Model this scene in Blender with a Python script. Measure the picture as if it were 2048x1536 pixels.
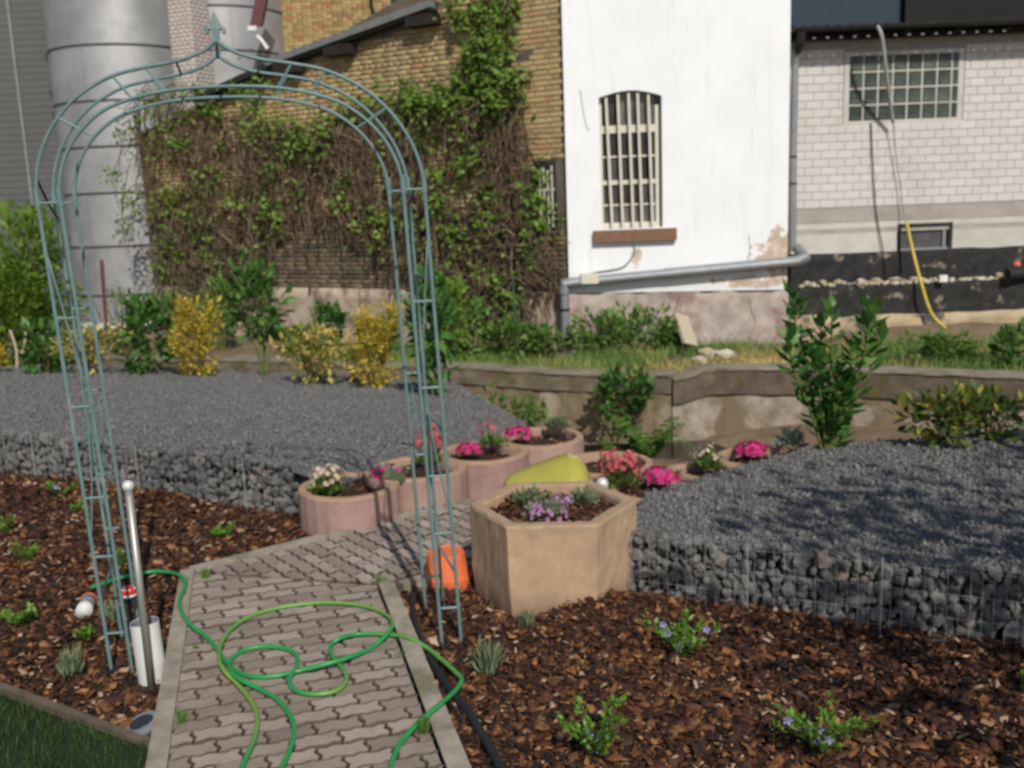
import bpy, bmesh, math, random
import numpy as np
random.seed(7); rng = np.random.default_rng(7)
for o in list(bpy.data.objects): bpy.data.objects.remove(o)
S = bpy.context.scene; C = S.collection

# ------------------------------------------------------------------ camera, sky, sun, exposure
FPX, PITCH, ROLL, EYE = 1990.0, math.radians(10.6), math.radians(2.2), 1.8
cF = np.array([0, math.cos(PITCH), -math.sin(PITCH)])
_R = np.array([1., 0, 0]); _U = np.array([0, math.sin(PITCH), math.cos(PITCH)])
cR = _R*math.cos(ROLL) - _U*math.sin(ROLL); cU = _U*math.cos(ROLL) + _R*math.sin(ROLL)
cC = np.array([0, 0, EYE])
cam = bpy.data.objects.new('camera', bpy.data.cameras.new('camera')); C.objects.link(cam)
from mathutils import Matrix, Vector
cam.matrix_world = Matrix(((cR[0], cU[0], -cF[0], 0), (cR[1], cU[1], -cF[1], 0), (cR[2], cU[2], -cF[2], EYE), (0, 0, 0, 1)))
cam.data.sensor_width = 36; cam.data.lens = FPX/2048*36; cam.data.clip_start = .05; cam.data.clip_end = 500
cam.data.dof.use_dof = True; cam.data.dof.focus_distance = 0.9; cam.data.dof.aperture_fstop = 11.0
S.camera = cam
SUN_AZ = math.atan2(.27, -.963); SUN_EL = math.radians(41)
W = bpy.data.worlds.new('World'); S.world = W; W.use_nodes = True
wn = W.node_tree.nodes; bg = wn['Background']; sky = wn.new('ShaderNodeTexSky'); sky.sky_type = 'NISHITA'
sky.sun_disc = False; sky.sun_elevation = SUN_EL; sky.sun_rotation = SUN_AZ
W.node_tree.links.new(sky.outputs[0], bg.inputs[0]); bg.inputs[1].default_value = 0.10
sl = bpy.data.lights.new('sun', 'SUN'); sl.energy = 4.1; sl.angle = math.radians(.5); sl.color = (1, .945, .86)
so = bpy.data.objects.new('sun', sl); C.objects.link(so); so.location = (3, -8, 12)
SD = np.array([math.cos(SUN_EL)*math.sin(SUN_AZ), math.cos(SUN_EL)*math.cos(SUN_AZ), math.sin(SUN_EL)])
so.rotation_euler = Vector(SD).to_track_quat('Z', 'Y').to_euler()
S.view_settings.view_transform = 'Standard'; S.view_settings.look = 'None'
S.view_settings.exposure = -0.14; S.view_settings.gamma = 1; S.view_settings.use_curve_mapping = False
S.render.engine = 'CYCLES'; S.cycles.use_denoising = True; S.cycles.max_bounces = 6; S.cycles.transparent_max_bounces = 8

# ------------------------------------------------------------------ helpers
def ray(u, v): return cF + (u-1024)/FPX*cR + (768-v)/FPX*cU
def G(u, v, z=0.0):                       # point of the photo on the level z
    d = ray(u, v); return cC + d*((z-EYE)/d[2])
def YP(u, v, y):                          # point of the photo at distance y
    d = ray(u, v); return cC + d*(y/d[1])
def PLN(u, v, p0, n):
    d = ray(u, v); return cC + d*(np.dot(np.array(p0)-cC, n)/np.dot(d, n))
def R(a, b): return random.uniform(a, b)

def tag(o, label=None, cat=None, group=None, kind=None):
    if label: o['label'] = label
    if cat: o['category'] = cat
    if group: o['group'] = group
    if kind: o['kind'] = kind
    return o
def thing(name, label, cat, loc=(0, 0, 0), group=None):
    o = bpy.data.objects.new(name, None); C.objects.link(o); o.location = Vector(loc); o.empty_display_size = .1
    return tag(o, label, cat, group)
def wloc(o):
    l = Vector(o.location)
    while o.parent: o = o.parent; l += o.location
    return l
def link(name, me, parent=None, loc=None):
    o = bpy.data.objects.new(name, me); C.objects.link(o)
    if parent is not None:
        o.parent = parent; o.location = (Vector(loc) if loc is not None else Vector((0, 0, 0))) - wloc(parent)
    elif loc is not None: o.location = Vector(loc)
    return o
def mesh(name, V, F, mat=None, smooth=False):
    me = bpy.data.meshes.new(name); me.from_pydata([tuple(map(float, v)) for v in V], [], F); me.update()
    if mat: me.materials.append(mat)
    if smooth: me.polygons.foreach_set('use_smooth', [True]*len(me.polygons))
    return me
class MB:
    def __init__(s): s.V = []; s.F = []
    def add(s, V, F):
        b = len(s.V); s.V += [tuple(map(float, v)) for v in V]; s.F += [tuple(i+b for i in f) for f in F]; return s
    def obox(s, c, ax, ay, az):           # centre and three half-axis vectors
        c = np.array(c, float); ax = np.array(ax, float); ay = np.array(ay, float); az = np.array(az, float)
        V = [c+i*ax+j*ay+k*az for k in (-1, 1) for j in (-1, 1) for i in (-1, 1)]
        return s.add(V, [(0, 2, 3, 1), (4, 5, 7, 6), (0, 1, 5, 4), (2, 6, 7, 3), (0, 4, 6, 2), (1, 3, 7, 5)])
    def box(s, p, q):
        p = np.array(p, float); q = np.array(q, float); h = (q-p)/2
        return s.obox((p+q)/2, (h[0], 0, 0), (0, h[1], 0), (0, 0, h[2]))
    def tube(s, P, r, n=6, cap=True):
        P = [np.array(p, float) for p in P]; m = len(P)
        if not hasattr(r, '__len__'): r = [r]*m
        V = []; up = None
        for i in range(m):
            t = P[min(i+1, m-1)]-P[max(i-1, 0)]; t = t/(np.linalg.norm(t)+1e-9)
            if up is None:
                h = np.array([0, 0, 1.]) if abs(t[2]) < .9 else np.array([1., 0, 0]); up = np.cross(t, h)
            up = up-t*np.dot(up, t); up /= np.linalg.norm(up)+1e-9; sd = np.cross(t, up)
            for k in range(n):
                a = 2*math.pi*k/n; V.append(P[i]+r[i]*(math.cos(a)*up+math.sin(a)*sd))
        F = [(i*n+k, i*n+(k+1) % n, (i+1)*n+(k+1) % n, (i+1)*n+k) for i in range(m-1) for k in range(n)]
        if cap: F += [tuple(range(n-1, -1, -1)), tuple((m-1)*n+k for k in range(n))]
        return s.add(V, F)
    def lathe(s, prof, c=(0, 0, 0), n=24, capb=True, capt=True):
        V = []; m = len(prof)
        for (r_, z) in prof:
            for k in range(n):
                a = 2*math.pi*k/n; V.append((c[0]+r_*math.cos(a), c[1]+r_*math.sin(a), c[2]+z))
        F = [(i*n+k, i*n+(k+1) % n, (i+1)*n+(k+1) % n, (i+1)*n+k) for i in range(m-1) for k in range(n)]
        if capb: F.append(tuple(range(n-1, -1, -1)))
        if capt: F.append(tuple((m-1)*n+k for k in range(n)))
        return s.add(V, F)
    def build(s, name, mat, parent=None, smooth=False, kind=None):
        o = link(name, mesh(name, s.V, s.F, mat, smooth), parent)
        if kind: o['kind'] = kind
        return o
def scatter(name, TV, TF, pos, rot, scl, mat, parent=None, kind='stuff', attr=None):
    """one joined mesh of many small pieces; rot is N x 3 x 3, scl N x 3"""
    TV = np.array(TV, float); TF = np.array(TF, int); N = len(pos)
    V = np.einsum('nij,nkj->nki', rot, TV[None]*scl[:, None, :]) + pos[:, None, :]
    k = TF.shape[1]; Fi = (TF[None]+np.arange(N)[:, None, None]*len(TV)).reshape(-1)
    me = bpy.data.meshes.new(name); me.vertices.add(N*len(TV)); me.vertices.foreach_set('co', V.reshape(-1).astype(np.float32))
    nf = N*len(TF); me.loops.add(nf*k); me.loops.foreach_set('vertex_index', Fi.astype(np.int32))
    me.polygons.add(nf); me.polygons.foreach_set('loop_start', np.arange(0, nf*k, k, dtype=np.int32)); me.polygons.foreach_set('loop_total', np.full(nf, k, dtype=np.int32))
    if attr is not None:
        a = me.attributes.new('tint', 'FLOAT', 'POINT'); a.data.foreach_set('value', np.repeat(attr, len(TV)).astype(np.float32))
    me.update(calc_edges=True); me.validate(); me.materials.append(mat)
    o = link(name, me, parent)
    if kind: o['kind'] = kind
    return o
def frames(d, u=None):
    d = d/(np.linalg.norm(d, axis=1, keepdims=True)+1e-9)
    if u is None: u = rng.normal(size=d.shape)
    x = np.cross(d, u); x /= np.linalg.norm(x, axis=1, keepdims=True)+1e-9
    z = np.cross(x, d); return np.stack([x, d, z], axis=2)
def yawrot(n, tilt=.3):
    u = np.array([0, 0, 1.])+rng.normal(size=(n, 3))*tilt; a = rng.uniform(0, 2*math.pi, n)
    d = np.stack([np.cos(a), np.sin(a), rng.normal(size=n)*tilt], 1); return frames(d, u)
def smooth_path(P, k=6):
    P = [np.array(p, float) for p in P]; out = []
    for i in range(len(P)-1):
        p0, p1, p2, p3 = P[max(i-1, 0)], P[i], P[i+1], P[min(i+2, len(P)-1)]
        for j in range(k):
            t = j/k; out.append(.5*((2*p1)+(-p0+p2)*t+(2*p0-5*p1+4*p2-p3)*t*t+(-p0+3*p1-3*p2+p3)*t**3))
    out.append(P[-1]); return out
def inpoly(pts, poly):
    poly = np.array(poly); x, y = pts[:, 0], pts[:, 1]; ins = np.zeros(len(pts), bool); j = len(poly)-1
    for i in range(len(poly)):
        xi, yi = poly[i][:2]; xj, yj = poly[j][:2]
        c = ((yi > y) != (yj > y)) & (x < (xj-xi)*(y-yi)/(yj-yi+1e-12)+xi); ins ^= c; j = i
    return ins
def sample_poly(poly, n):
    P = np.array(poly)[:, :2]; lo, hi = P.min(0), P.max(0); out = np.zeros((0, 2))
    while len(out) < n:
        q = rng.uniform(lo, hi, (n*2, 2)); out = np.vstack([out, q[inpoly(q, P)]])
    return out[:n]
_grid = rng.uniform(-1, 1, (64, 64))
def vnoise(x, y, s=1.0):
    x = np.asarray(x, float)*s+200; y = np.asarray(y, float)*s+200; xi = np.floor(x).astype(int); yi = np.floor(y).astype(int)
    fx = x-xi; fy = y-yi; fx = fx*fx*(3-2*fx); fy = fy*fy*(3-2*fy); g = lambda a, b: _grid[a % 64, b % 64]
    return (g(xi, yi)*(1-fx)+g(xi+1, yi)*fx)*(1-fy)+(g(xi, yi+1)*(1-fx)+g(xi+1, yi+1)*fx)*fy
def sstep(a, b, x): t = np.clip((x-a)/(b-a), 0, 1); return t*t*(3-2*t)
def heightfield(name, x0, x1, y0, y1, st, fz, mat, keep=None, skirt=None):
    xs = np.arange(x0, x1+st/2, st); ys = np.arange(y0, y1+st/2, st); X, Y = np.meshgrid(xs, ys); Z = fz(X, Y)
    nx, ny = len(xs), len(ys); V = np.stack([X, Y, Z], 2).reshape(-1, 3)
    i, j = np.meshgrid(np.arange(nx-1), np.arange(ny-1)); a = (j*nx+i).reshape(-1)
    F = np.stack([a, a+1, a+1+nx, a+nx], 1)
    if keep is not None:
        c = V[F].mean(1); F = F[inpoly(c, keep)]
    used = np.unique(F); mp = -np.ones(len(V), int); mp[used] = np.arange(len(used))
    o = link(name, mesh(name, V[used], [tuple(f) for f in mp[F].tolist()], mat, True)); o['kind'] = 'structure'
    return o

# ------------------------------------------------------------------ materials (base colours and relief only)
def nodes(name):
    m = bpy.data.materials.new(name); m.use_nodes = True; nt = m.node_tree; return m, nt, nt.nodes, nt.links, nt.nodes['Principled BSDF']
def ramp(N, stops, interp='LINEAR'):
    r = N.new('ShaderNodeValToRGB'); r.color_ramp.interpolation = interp; e = r.color_ramp.elements
    while len(e) < len(stops): e.new(.5)
    for i, (p, c) in enumerate(stops): e[i].position = p; e[i].color = (*c, 1)
    return r
def math_n(N, L, op, a, b):
    m = N.new('ShaderNodeMath'); m.operation = op
    for i, x in enumerate((a, b)):
        if hasattr(x, 'links'): L.new(x, m.inputs[i])
        else: m.inputs[i].default_value = x
    return m.outputs[0]
def noise(N, L, scale, detail=5, rough=.6, vec=None):
    n = N.new('ShaderNodeTexNoise'); n.inputs['Scale'].default_value = scale; n.inputs['Detail'].default_value = detail; n.inputs['Roughness'].default_value = rough
    if vec is None: g = N.new('ShaderNodeNewGeometry'); vec = g.outputs['Position']
    L.new(vec, n.inputs['Vector']); return n.outputs['Fac']
def mixc(N, L, f, a, b, mode='MIX'):
    m = N.new('ShaderNodeMix'); m.data_type = 'RGBA'; m.blend_type = mode
    for i, x in ((0, f), (6, a), (7, b)):
        if hasattr(x, 'links'): L.new(x, m.inputs[i])
        elif i: m.inputs[i].default_value = (*x, 1)
        else: m.inputs[i].default_value = x
    return m.outputs[2]
def mat(name, c1, c2=None, scale=6, rough=.85, bump=.0, bscale=60, metal=0, c3=None, scale3=1.3, thr3=(.5, .65), vary=0.0, spec=.3):
    """two-colour mottled surface with optional third stain colour, piece-to-piece variation and fine relief"""
    m, nt, N, L, B = nodes(name)
    col = mixc(N, L, ramp_f(N, L, noise(N, L, scale), .35, .68), c1, c2 or c1)
    if c3: col = mixc(N, L, ramp_f(N, L, noise(N, L, scale3), *thr3), col, c3)
    if vary:
        g = N.new('ShaderNodeNewGeometry'); oi = N.new('ShaderNodeObjectInfo')
        f = math_n(N, L, 'FRACT', math_n(N, L, 'ADD', g.outputs['Random Per Island'], oi.outputs['Random']), 0)
        v = math_n(N, L, 'ADD', math_n(N, L, 'MULTIPLY', f, 2*vary), 1-vary)
        hs = N.new('ShaderNodeHueSaturation'); L.new(col, hs.inputs['Color']); L.new(v, hs.inputs['Value']); col = hs.outputs[0]
    L.new(col, B.inputs['Base Color']); B.inputs['Roughness'].default_value = rough; B.inputs['Metallic'].default_value = metal
    B.inputs['Specular IOR Level'].default_value = spec
    if bump:
        b = N.new('ShaderNodeBump'); b.inputs['Strength'].default_value = bump; b.inputs['Distance'].default_value = .01
        L.new(noise(N, L, bscale, 4), b.inputs['Height']); L.new(b.outputs[0], B.inputs['Normal'])
    return m
def ramp_f(N, L, x, a, b):
    mr = N.new('ShaderNodeMapRange'); mr.inputs[1].default_value = a; mr.inputs[2].default_value = b; L.new(x, mr.inputs[0]); return mr.outputs[0]
def pieces(name, stops, rough=.8, bump=.4, bscale=90, spec=.25, trans=0.0, nscale=0, interp='LINEAR', dirt=None):
    """colour picked per piece (island and object)"""
    m, nt, N, L, B = nodes(name)
    g = N.new('ShaderNodeNewGeometry'); oi = N.new('ShaderNodeObjectInfo')
    f = math_n(N, L, 'FRACT', math_n(N, L, 'ADD', g.outputs['Random Per Island'], oi.outputs['Random']), 0)
    rp = ramp(N, stops, interp); L.new(f, rp.inputs[0]); col = rp.outputs[0]
    if nscale: col = mixc(N, L, ramp_f(N, L, noise(N, L, nscale), .3, .75), col, (.35, .33, .3), 'MULTIPLY') if dirt is None else mixc(N, L, math_n(N, L, 'MULTIPLY', ramp_f(N, L, noise(N, L, nscale), .48, .72), .6), col, dirt)
    L.new(col, B.inputs['Base Color']); B.inputs['Roughness'].default_value = rough; B.inputs['Specular IOR Level'].default_value = spec
    if bump:
        b = N.new('ShaderNodeBump'); b.inputs['Strength'].default_value = bump; b.inputs['Distance'].default_value = .005
        L.new(noise(N, L, bscale, 3), b.inputs['Height']); L.new(b.outputs[0], B.inputs['Normal'])
    if trans:
        t = N.new('ShaderNodeBsdfTranslucent'); L.new(col, t.inputs[0]); mx = N.new('ShaderNodeMixShader'); mx.inputs[0].default_value = trans
        L.new(B.outputs[0], mx.inputs[1]); L.new(t.outputs[0], mx.inputs[2]); L.new(mx.outputs[0], N['Material Output'].inputs[0])
    return m
def leafmat(name, cols, rough=.55, trans=.3, spec=.35):
    k = len(cols); return pieces(name, [((i+.0)/max(k-1, 1), c) for i, c in enumerate(cols)], rough, 0, spec=spec, trans=trans)

M = {}
M['earth'] = mat('earth', (.20, .145, .09), (.13, .09, .055), 3, .95, .6, 25, c3=(.26, .20, .12), scale3=.9)
M['soil'] = mat('soil', (.045, .025, .015), (.02, .012, .008), 20, .95, .6, 80)
M['lawn'] = mat('lawn', (.015, .03, .008), (.01, .02, .006), 8, .95)  # shade over the lawn is put into this dark base
M['bark'] = pieces('bark', [(0, (.014, .007, .005)), (.35, (.045, .017, .009)), (.62, (.09, .033, .014)), (.82, (.16, .064, .022)), (.93, (.28, .13, .045)), (1, (.44, .32, .23))], .75, .5, 120, spec=.35)
M['gravel'] = pieces('gravel', [(0, (.112, .111, .11)), (.5, (.152, .15, .147)), (.93, (.19, .186, .18)), (1, (.24, .22, .20))], .8, .5, 150)
M['gravelbase'] = mat('gravelbase', (.14, .138, .135), (.10, .099, .097), 60, .9, .8, 120)
M['basalt'] = pieces('basalt', [(0, (.095, .095, .094)), (.6, (.135, .132, .127)), (.95, (.17, .163, .15)), (1, (.20, .16, .14))], .8, .6, 60)
M['wire'] = mat('wire', (.40, .42, .44), (.32, .34, .36), 30, .5, metal=.2)
M['paver'] = pieces('paver', [(0, (.23, .185, .15)), (.5, (.30, .245, .20)), (1, (.38, .315, .265))], .88, .7, 70, nscale=9, dirt=(.17, .135, .11))
M['paveredge'] = mat('paveredge', (.125, .096, .075), (.085, .062, .047), 20, .95)  # chamfers and sides painted dark to cancel their sunlight and deepen joint lines
M['joint'] = mat('joint', (.055, .036, .026), (.03, .02, .015), 12, .95, .6, 80, c3=(.04, .06, .015), scale3=2.5, thr3=(.6, .7))
M['kerb'] = mat('kerb', (.37, .32, .26), (.24, .205, .165), 14, .9, .4, 90, c3=(.17, .16, .10), scale3=4, vary=.12)
M['edging'] = mat('edging', (.15, .115, .085), (.09, .07, .05), 9, .95, .4, 60)
M['hexcon'] = mat('hexcon', (.49, .33, .21), (.40, .265, .17), 14, .95, .22, 190, c3=(.36, .25, .165), scale3=4.0, thr3=(.5, .72))
M['pinkcon'] = mat('pinkcon', (.37, .235, .205), (.29, .18, .155), 12, .9, .2, 90, c3=(.38, .26, .19), scale3=2.2, vary=.08)
M['rimcon'] = mat('rimcon', (.42, .27, .17), (.33, .21, .14), 10, .9, .3, 90)
M['archpaint'] = mat('archpaint', (.14, .225, .22), (.105, .175, .175), 15, .5, c3=(.21, .255, .24), scale3=6, thr3=(.6, .7), spec=.5)
M['hosepaint'] = None
M['black'] = mat('black', (.022, .024, .027), (.014, .015, .017), 10, .5)
M['tar'] = mat('tar', (.018, .018, .019), (.04, .038, .036), 6, .95, .5, 40, c3=(.30, .25, .19), scale3=3.2, thr3=(.60, .68))
M['plaster'] = None
M['plinth'] = mat('plinth', (.48, .41, .36), (.30, .24, .205), 5, .92, .9, 22, c3=(.27, .18, .165), scale3=1.5, thr3=(.55, .62))
M['stoneplinth'] = mat('stoneplinth', (.50, .41, .31), (.30, .23, .17), 4.5, .92, .9, 14, c3=(.15, .11, .08), scale3=2.2)
M['sandstone'] = mat('sandstone', (.23, .13, .08), (.165, .092, .06), 10, .85, .3, 60)
M['cream'] = mat('cream', (.64, .61, .52), (.56, .53, .44), 16, .6)
M['whitepaint'] = mat('whitepaint', (.78, .77, .74), (.70, .69, .66), 6, .6)
M['glassdark'] = mat('glassdark', (.018, .02, .026), (.03, .032, .035), 3, .12, spec=.5)
M['oldglass'] = mat('oldglass', (.05, .052, .06), (.11, .10, .095), 4, .15, spec=.5, vary=.6)
M['glassblock'] = mat('glassblock', (.03, .042, .038), (.075, .085, .072), 3.5, .34, spec=.35, bump=.3, bscale=9, vary=.35)
M['mortar'] = mat('mortar', (.34, .325, .31), (.26, .245, .235), 10, .9)
M['ksblock'] = pieces('ksblock', [(0, (.555, .525, .50)), (.5, (.58, .55, .525)), (1, (.605, .575, .55))], .85, .25, 40, nscale=1.2, dirt=(.47, .43, .39))
M['concband'] = mat('concband', (.40, .37, .33), (.31, .28, .24), 2.2, .9, .3, 30, c3=(.24, .20, .16), scale3=1.2, thr3=(.56, .7))
M['conclight'] = mat('conclight', (.55, .53, .48), (.44, .42, .37), 2.5, .9, .3, 30)
M['brick'] = pieces('brick', [(0, (.30, .22, .105)), (.3, (.39, .295, .14)), (.7, (.47, .36, .175)), (.9, (.42, .29, .15)), (.97, (.42, .22, .12)), (1, (.42, .20, .11))], .9, .5, 40, nscale=1.1, dirt=(.26, .19, .11))
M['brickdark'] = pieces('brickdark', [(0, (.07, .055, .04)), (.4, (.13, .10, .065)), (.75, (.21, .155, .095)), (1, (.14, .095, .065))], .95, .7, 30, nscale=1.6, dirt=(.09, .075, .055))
M['brickup'] = pieces('brickup', [(0, (.30, .20, .085)), (.4, (.43, .31, .13)), (.8, (.52, .40, .18)), (.92, (.45, .22, .10)), (1, (.46, .18, .08))], .9, .4, 30)
M['brickmortar'] = mat('brickmortar', (.10, .08, .06), (.15, .125, .095), 3, .95)
M['tilepale'] = pieces('tilepale', [(0, (.44, .38, .34)), (1, (.53, .465, .42))], .6, 0)
M['galv'] = mat('galv', (.43, .43, .43), (.35, .35, .355), 1.2, .52, metal=.5, c3=(.27, .27, .265), scale3=1.1, thr3=(.45, .75), vary=.10, bump=.2, bscale=2.2)
M['galvdark'] = mat('galvdark', (.07, .07, .072), (.05, .05, .05), 5, .6)
M['siding'] = mat('siding', (.115, .118, .113), (.095, .098, .094), .5, .75)
M['zinc'] = mat('zinc', (.30, .31, .32), (.23, .24, .25), 8, .5, metal=.35)
M['zincdark'] = mat('zincdark', (.03, .03, .028), (.02, .02, .019), 4, .6)
M['verge'] = mat('verge', (.20, .205, .20), (.15, .155, .15), 5, .6)
M['redpaint'] = mat('redpaint', (.14, .055, .05), (.11, .045, .04), 6, .6)
M['rust'] = mat('rust', (.16, .055, .045), (.09, .035, .03), 12, .85)
M['bluepanel'] = mat('bluepanel', (.018, .038, .058), (.015, .032, .048), 2, .6)
M['vignettepanel'] = mat('vignettepanel', (.004, .004, .0045), (.006, .006, .006), 2, .7)  # corner vignetting painted in as a near-black cladding colour
M['rooffib'] = mat('rooffib', (.05, .05, .045), (.03, .032, .028), 4, .85)
M['wood'] = mat('wood', (.03, .024, .018), (.018, .014, .01), 8, .9)
M['coping'] = mat('coping', (.20, .165, .12), (.12, .10, .065), 5, .95, .7, 25, c3=(.105, .085, .035), scale3=2.2, thr3=(.5, .64))
M['wallface'] = mat('wallface', (.27, .205, .13), (.14, .11, .065), 4.5, .95, 1.0, 24, c3=(.34, .29, .22), scale3=1.6, thr3=(.55, .64))
M['palerender'] = mat('palerender', (.38, .33, .27), (.20, .155, .105), 4.5, .95, 1.0, 22, c3=(.19, .145, .09), scale3=2.0, thr3=(.47, .56))
M['capstone'] = mat('capstone', (.26, .22, .17), (.17, .14, .10), 4, .95, .6, 30, c3=(.16, .14, .08), scale3=2, thr3=(.52, .65))
M['moss'] = mat('moss', (.15, .12, .085), (.085, .065, .048), 6, .95, .9, 30, c3=(.105, .085, .03), scale3=2.3, thr3=(.54, .66))
M['rubble'] = pieces('rubble', [(0, (.34, .27, .18)), (.6, (.45, .38, .28)), (1, (.56, .52, .47))], .9, .6, 40)
M['water'] = mat('water', (.008, .009, .006), (.012, .012, .008), 3, .08, spec=.5)
M['orange'] = mat('orange', (.72, .17, .06), (.62, .14, .05), 7, .6)
M['lime'] = mat('lime', (.40, .36, .06), (.34, .31, .05), 5, .2, spec=.8)
M['steel'] = mat('steel', (.42, .40, .36), (.34, .33, .29), 8, .45, metal=.6)
M['ball'] = mat('ball', (.75, .75, .72), (.7, .7, .68), 8, .15, metal=.3)
M['pvc'] = mat('pvc', (.66, .66, .63), (.58, .58, .55), 7, .5)
M['greyplastic'] = mat('greyplastic', (.22, .22, .25), (.18, .18, .2), 8, .5)
M['solar'] = mat('solar', (.03, .033, .04), (.02, .022, .03), 20, .25)
M['redgloss'] = mat('redgloss', (.55, .035, .03), (.45, .03, .03), 10, .3)
M['twig'] = pieces('twig', [(0, (.09, .06, .04)), (.6, (.155, .105, .07)), (1, (.25, .19, .125))], .9, 0)
M['stem'] = mat('stem', (.12, .08, .045), (.08, .055, .03), 15, .9)
M['stemgreen'] = mat('stemgreen', (.12, .15, .04), (.09, .11, .03), 15, .8)
M['trunk'] = mat('trunk', (.10, .08, .06), (.06, .05, .04), 12, .95, .6, 30)
M['ivy'] = leafmat('ivy', [(.08, .15, .02), (.14, .24, .035), (.22, .33, .06), (.13, .22, .035)])
M['laurel'] = leafmat('laurel', [(.03, .09, .015), (.055, .145, .025), (.10, .21, .04)], .5, .2, .35)
M['privet'] = leafmat('privet', [(.10, .19, .02), (.16, .27, .035), (.20, .29, .045)])
M['thuja'] = leafmat('thuja', [(.07, .13, .01), (.11, .19, .014), (.15, .23, .025)])
M['yellowleaf'] = leafmat('yellowleaf', [(.55, .38, .03), (.70, .50, .07), (.64, .49, .10), (.36, .33, .04), (.22, .25, .03)], trans=.4)
M['varieg'] = leafmat('varieg', [(.08, .13, .025), (.14, .18, .035), (.55, .43, .11), (.65, .52, .16), (.35, .33, .08)])
M['variegdark'] = leafmat('variegdark', [(.045, .09, .018), (.08, .13, .025), (.40, .37, .05), (.05, .10, .02), (.08, .12, .025), (.06, .10, .02)])
M['weed'] = leafmat('weed', [(.07, .15, .025), (.12, .22, .04), (.18, .28, .065)])
M['fern'] = leafmat('fern', [(.045, .11, .015), (.09, .18, .025)])
M['peri'] = leafmat('peri', [(.07, .17, .02), (.13, .26, .03), (.19, .33, .05)], .4)
M['laven'] = leafmat('laven', [(.14, .19, .09), (.20, .25, .13), (.26, .29, .18)], .8)
M['silver'] = leafmat('silver', [(.26, .30, .22), (.36, .39, .31)], .8)
M['purple'] = leafmat('purple', [(.07, .02, .03), (.10, .035, .04)])
M['magenta'] = leafmat('magenta', [(.62, .03, .20), (.72, .06, .28), (.55, .03, .16)], .6)
M['coral'] = leafmat('coral', [(.62, .09, .12), (.66, .16, .17), (.55, .06, .10)], .6)
M['whiteflower'] = leafmat('whiteflower', [(.72, .62, .42), (.75, .70, .52), (.66, .36, .38), (.74, .66, .46)], .6)
M['lilac'] = leafmat('lilac', [(.48, .22, .45), (.58, .32, .55)], .6)
M['blueflower'] = leafmat('blueflower', [(.34, .33, .62), (.46, .44, .72)], .6)
M['orangeflower'] = leafmat('orangeflower', [(.75, .35, .03), (.80, .48, .05)], .6)
M['grass'] = leafmat('grass', [(.025, .06, .01), (.04, .09, .015), (.06, .11, .02)], .6, .2)  # lawn blades, their corner shade put into the dark green
def tintmat(name, a, b):
    m, nt, N, L, B = nodes(name); at = N.new('ShaderNodeAttribute'); at.attribute_name = 'tint'; g = N.new('ShaderNodeNewGeometry')
    col = mixc(N, L, at.outputs['Fac'], a, b); hs = N.new('ShaderNodeHueSaturation'); L.new(col, hs.inputs['Color'])
    L.new(math_n(N, L, 'ADD', math_n(N, L, 'MULTIPLY', g.outputs['Random Per Island'], .7), .65), hs.inputs['Value'])
    L.new(hs.outputs[0], B.inputs['Base Color']); B.inputs['Roughness'].default_value = .7; return m
M['meadow'] = tintmat('meadow', (.10, .18, .035), (.50, .37, .13))
m, nt, N, L, B = nodes('hosepaint'); at = N.new('ShaderNodeAttribute'); at.attribute_name = 'tint'
L.new(mixc(N, L, at.outputs['Fac'], (.022, .26, .065), (.24, .30, .045)), B.inputs['Base Color']); B.inputs['Roughness'].default_value = .4; M['hosepaint'] = m
# white render: bare mortar where it has flaked off near the right foot of the wall
m, nt, N, L, B = nodes('plaster'); g = N.new('ShaderNodeNewGeometry'); sx = N.new('ShaderNodeSeparateXYZ'); L.new(g.outputs['Position'], sx.inputs[0])
def dist2(cx, cz, rx, rz):
    a = math_n(N, L, 'DIVIDE', math_n(N, L, 'SUBTRACT', sx.outputs[0], cx), rx); b = math_n(N, L, 'DIVIDE', math_n(N, L, 'SUBTRACT', sx.outputs[2], cz), rz)
    return math_n(N, L, 'ADD', math_n(N, L, 'MULTIPLY', a, a), math_n(N, L, 'MULTIPLY', b, b))
d1 = dist2(4.15, .8, .55, .55); d2 = dist2(3.75, .4, .9, .14); d3 = dist2(1.95, .85, .12, .28)
dm = math_n(N, L, 'MINIMUM', math_n(N, L, 'MINIMUM', d1, d2), d3)
fl = ramp_f(N, L, math_n(N, L, 'ADD', math_n(N, L, 'MULTIPLY', dm, -.55), math_n(N, L, 'MULTIPLY', noise(N, L, 5, 6), 1.6)), .55, .62)
base = mixc(N, L, ramp_f(N, L, noise(N, L, 1.5), .3, .75), (.82, .83, .84), (.76, .77, .78))
mp = N.new('ShaderNodeMapping'); mp.inputs['Scale'].default_value = (5, 5, .5); L.new(g.outputs['Position'], mp.inputs['Vector'])
base = mixc(N, L, math_n(N, L, 'MULTIPLY', ramp_f(N, L, noise(N, L, 1.6, 6, .7, mp.outputs[0]), .55, .8), .5), base, (.52, .50, .47))
low = ramp_f(N, L, math_n(N, L, 'ADD', sx.outputs[2], math_n(N, L, 'MULTIPLY', noise(N, L, 3, 6), 1.2)), 1.35, .7)
base = mixc(N, L, math_n(N, L, 'MULTIPLY', low, .35), base, (.50, .44, .37))
L.new(mixc(N, L, fl, base, mixc(N, L, ramp_f(N, L, noise(N, L, 9), .4, .6), (.60, .49, .39), (.44, .34, .27))), B.inputs['Base Color']); B.inputs['Roughness'].default_value = .9
b = N.new('ShaderNodeBump'); b.inputs['Strength'].default_value = .25; b.inputs['Distance'].default_value = .01; L.new(noise(N, L, 25), b.inputs['Height']); L.new(b.outputs[0], B.inputs['Normal']); M['plaster'] = m

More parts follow.
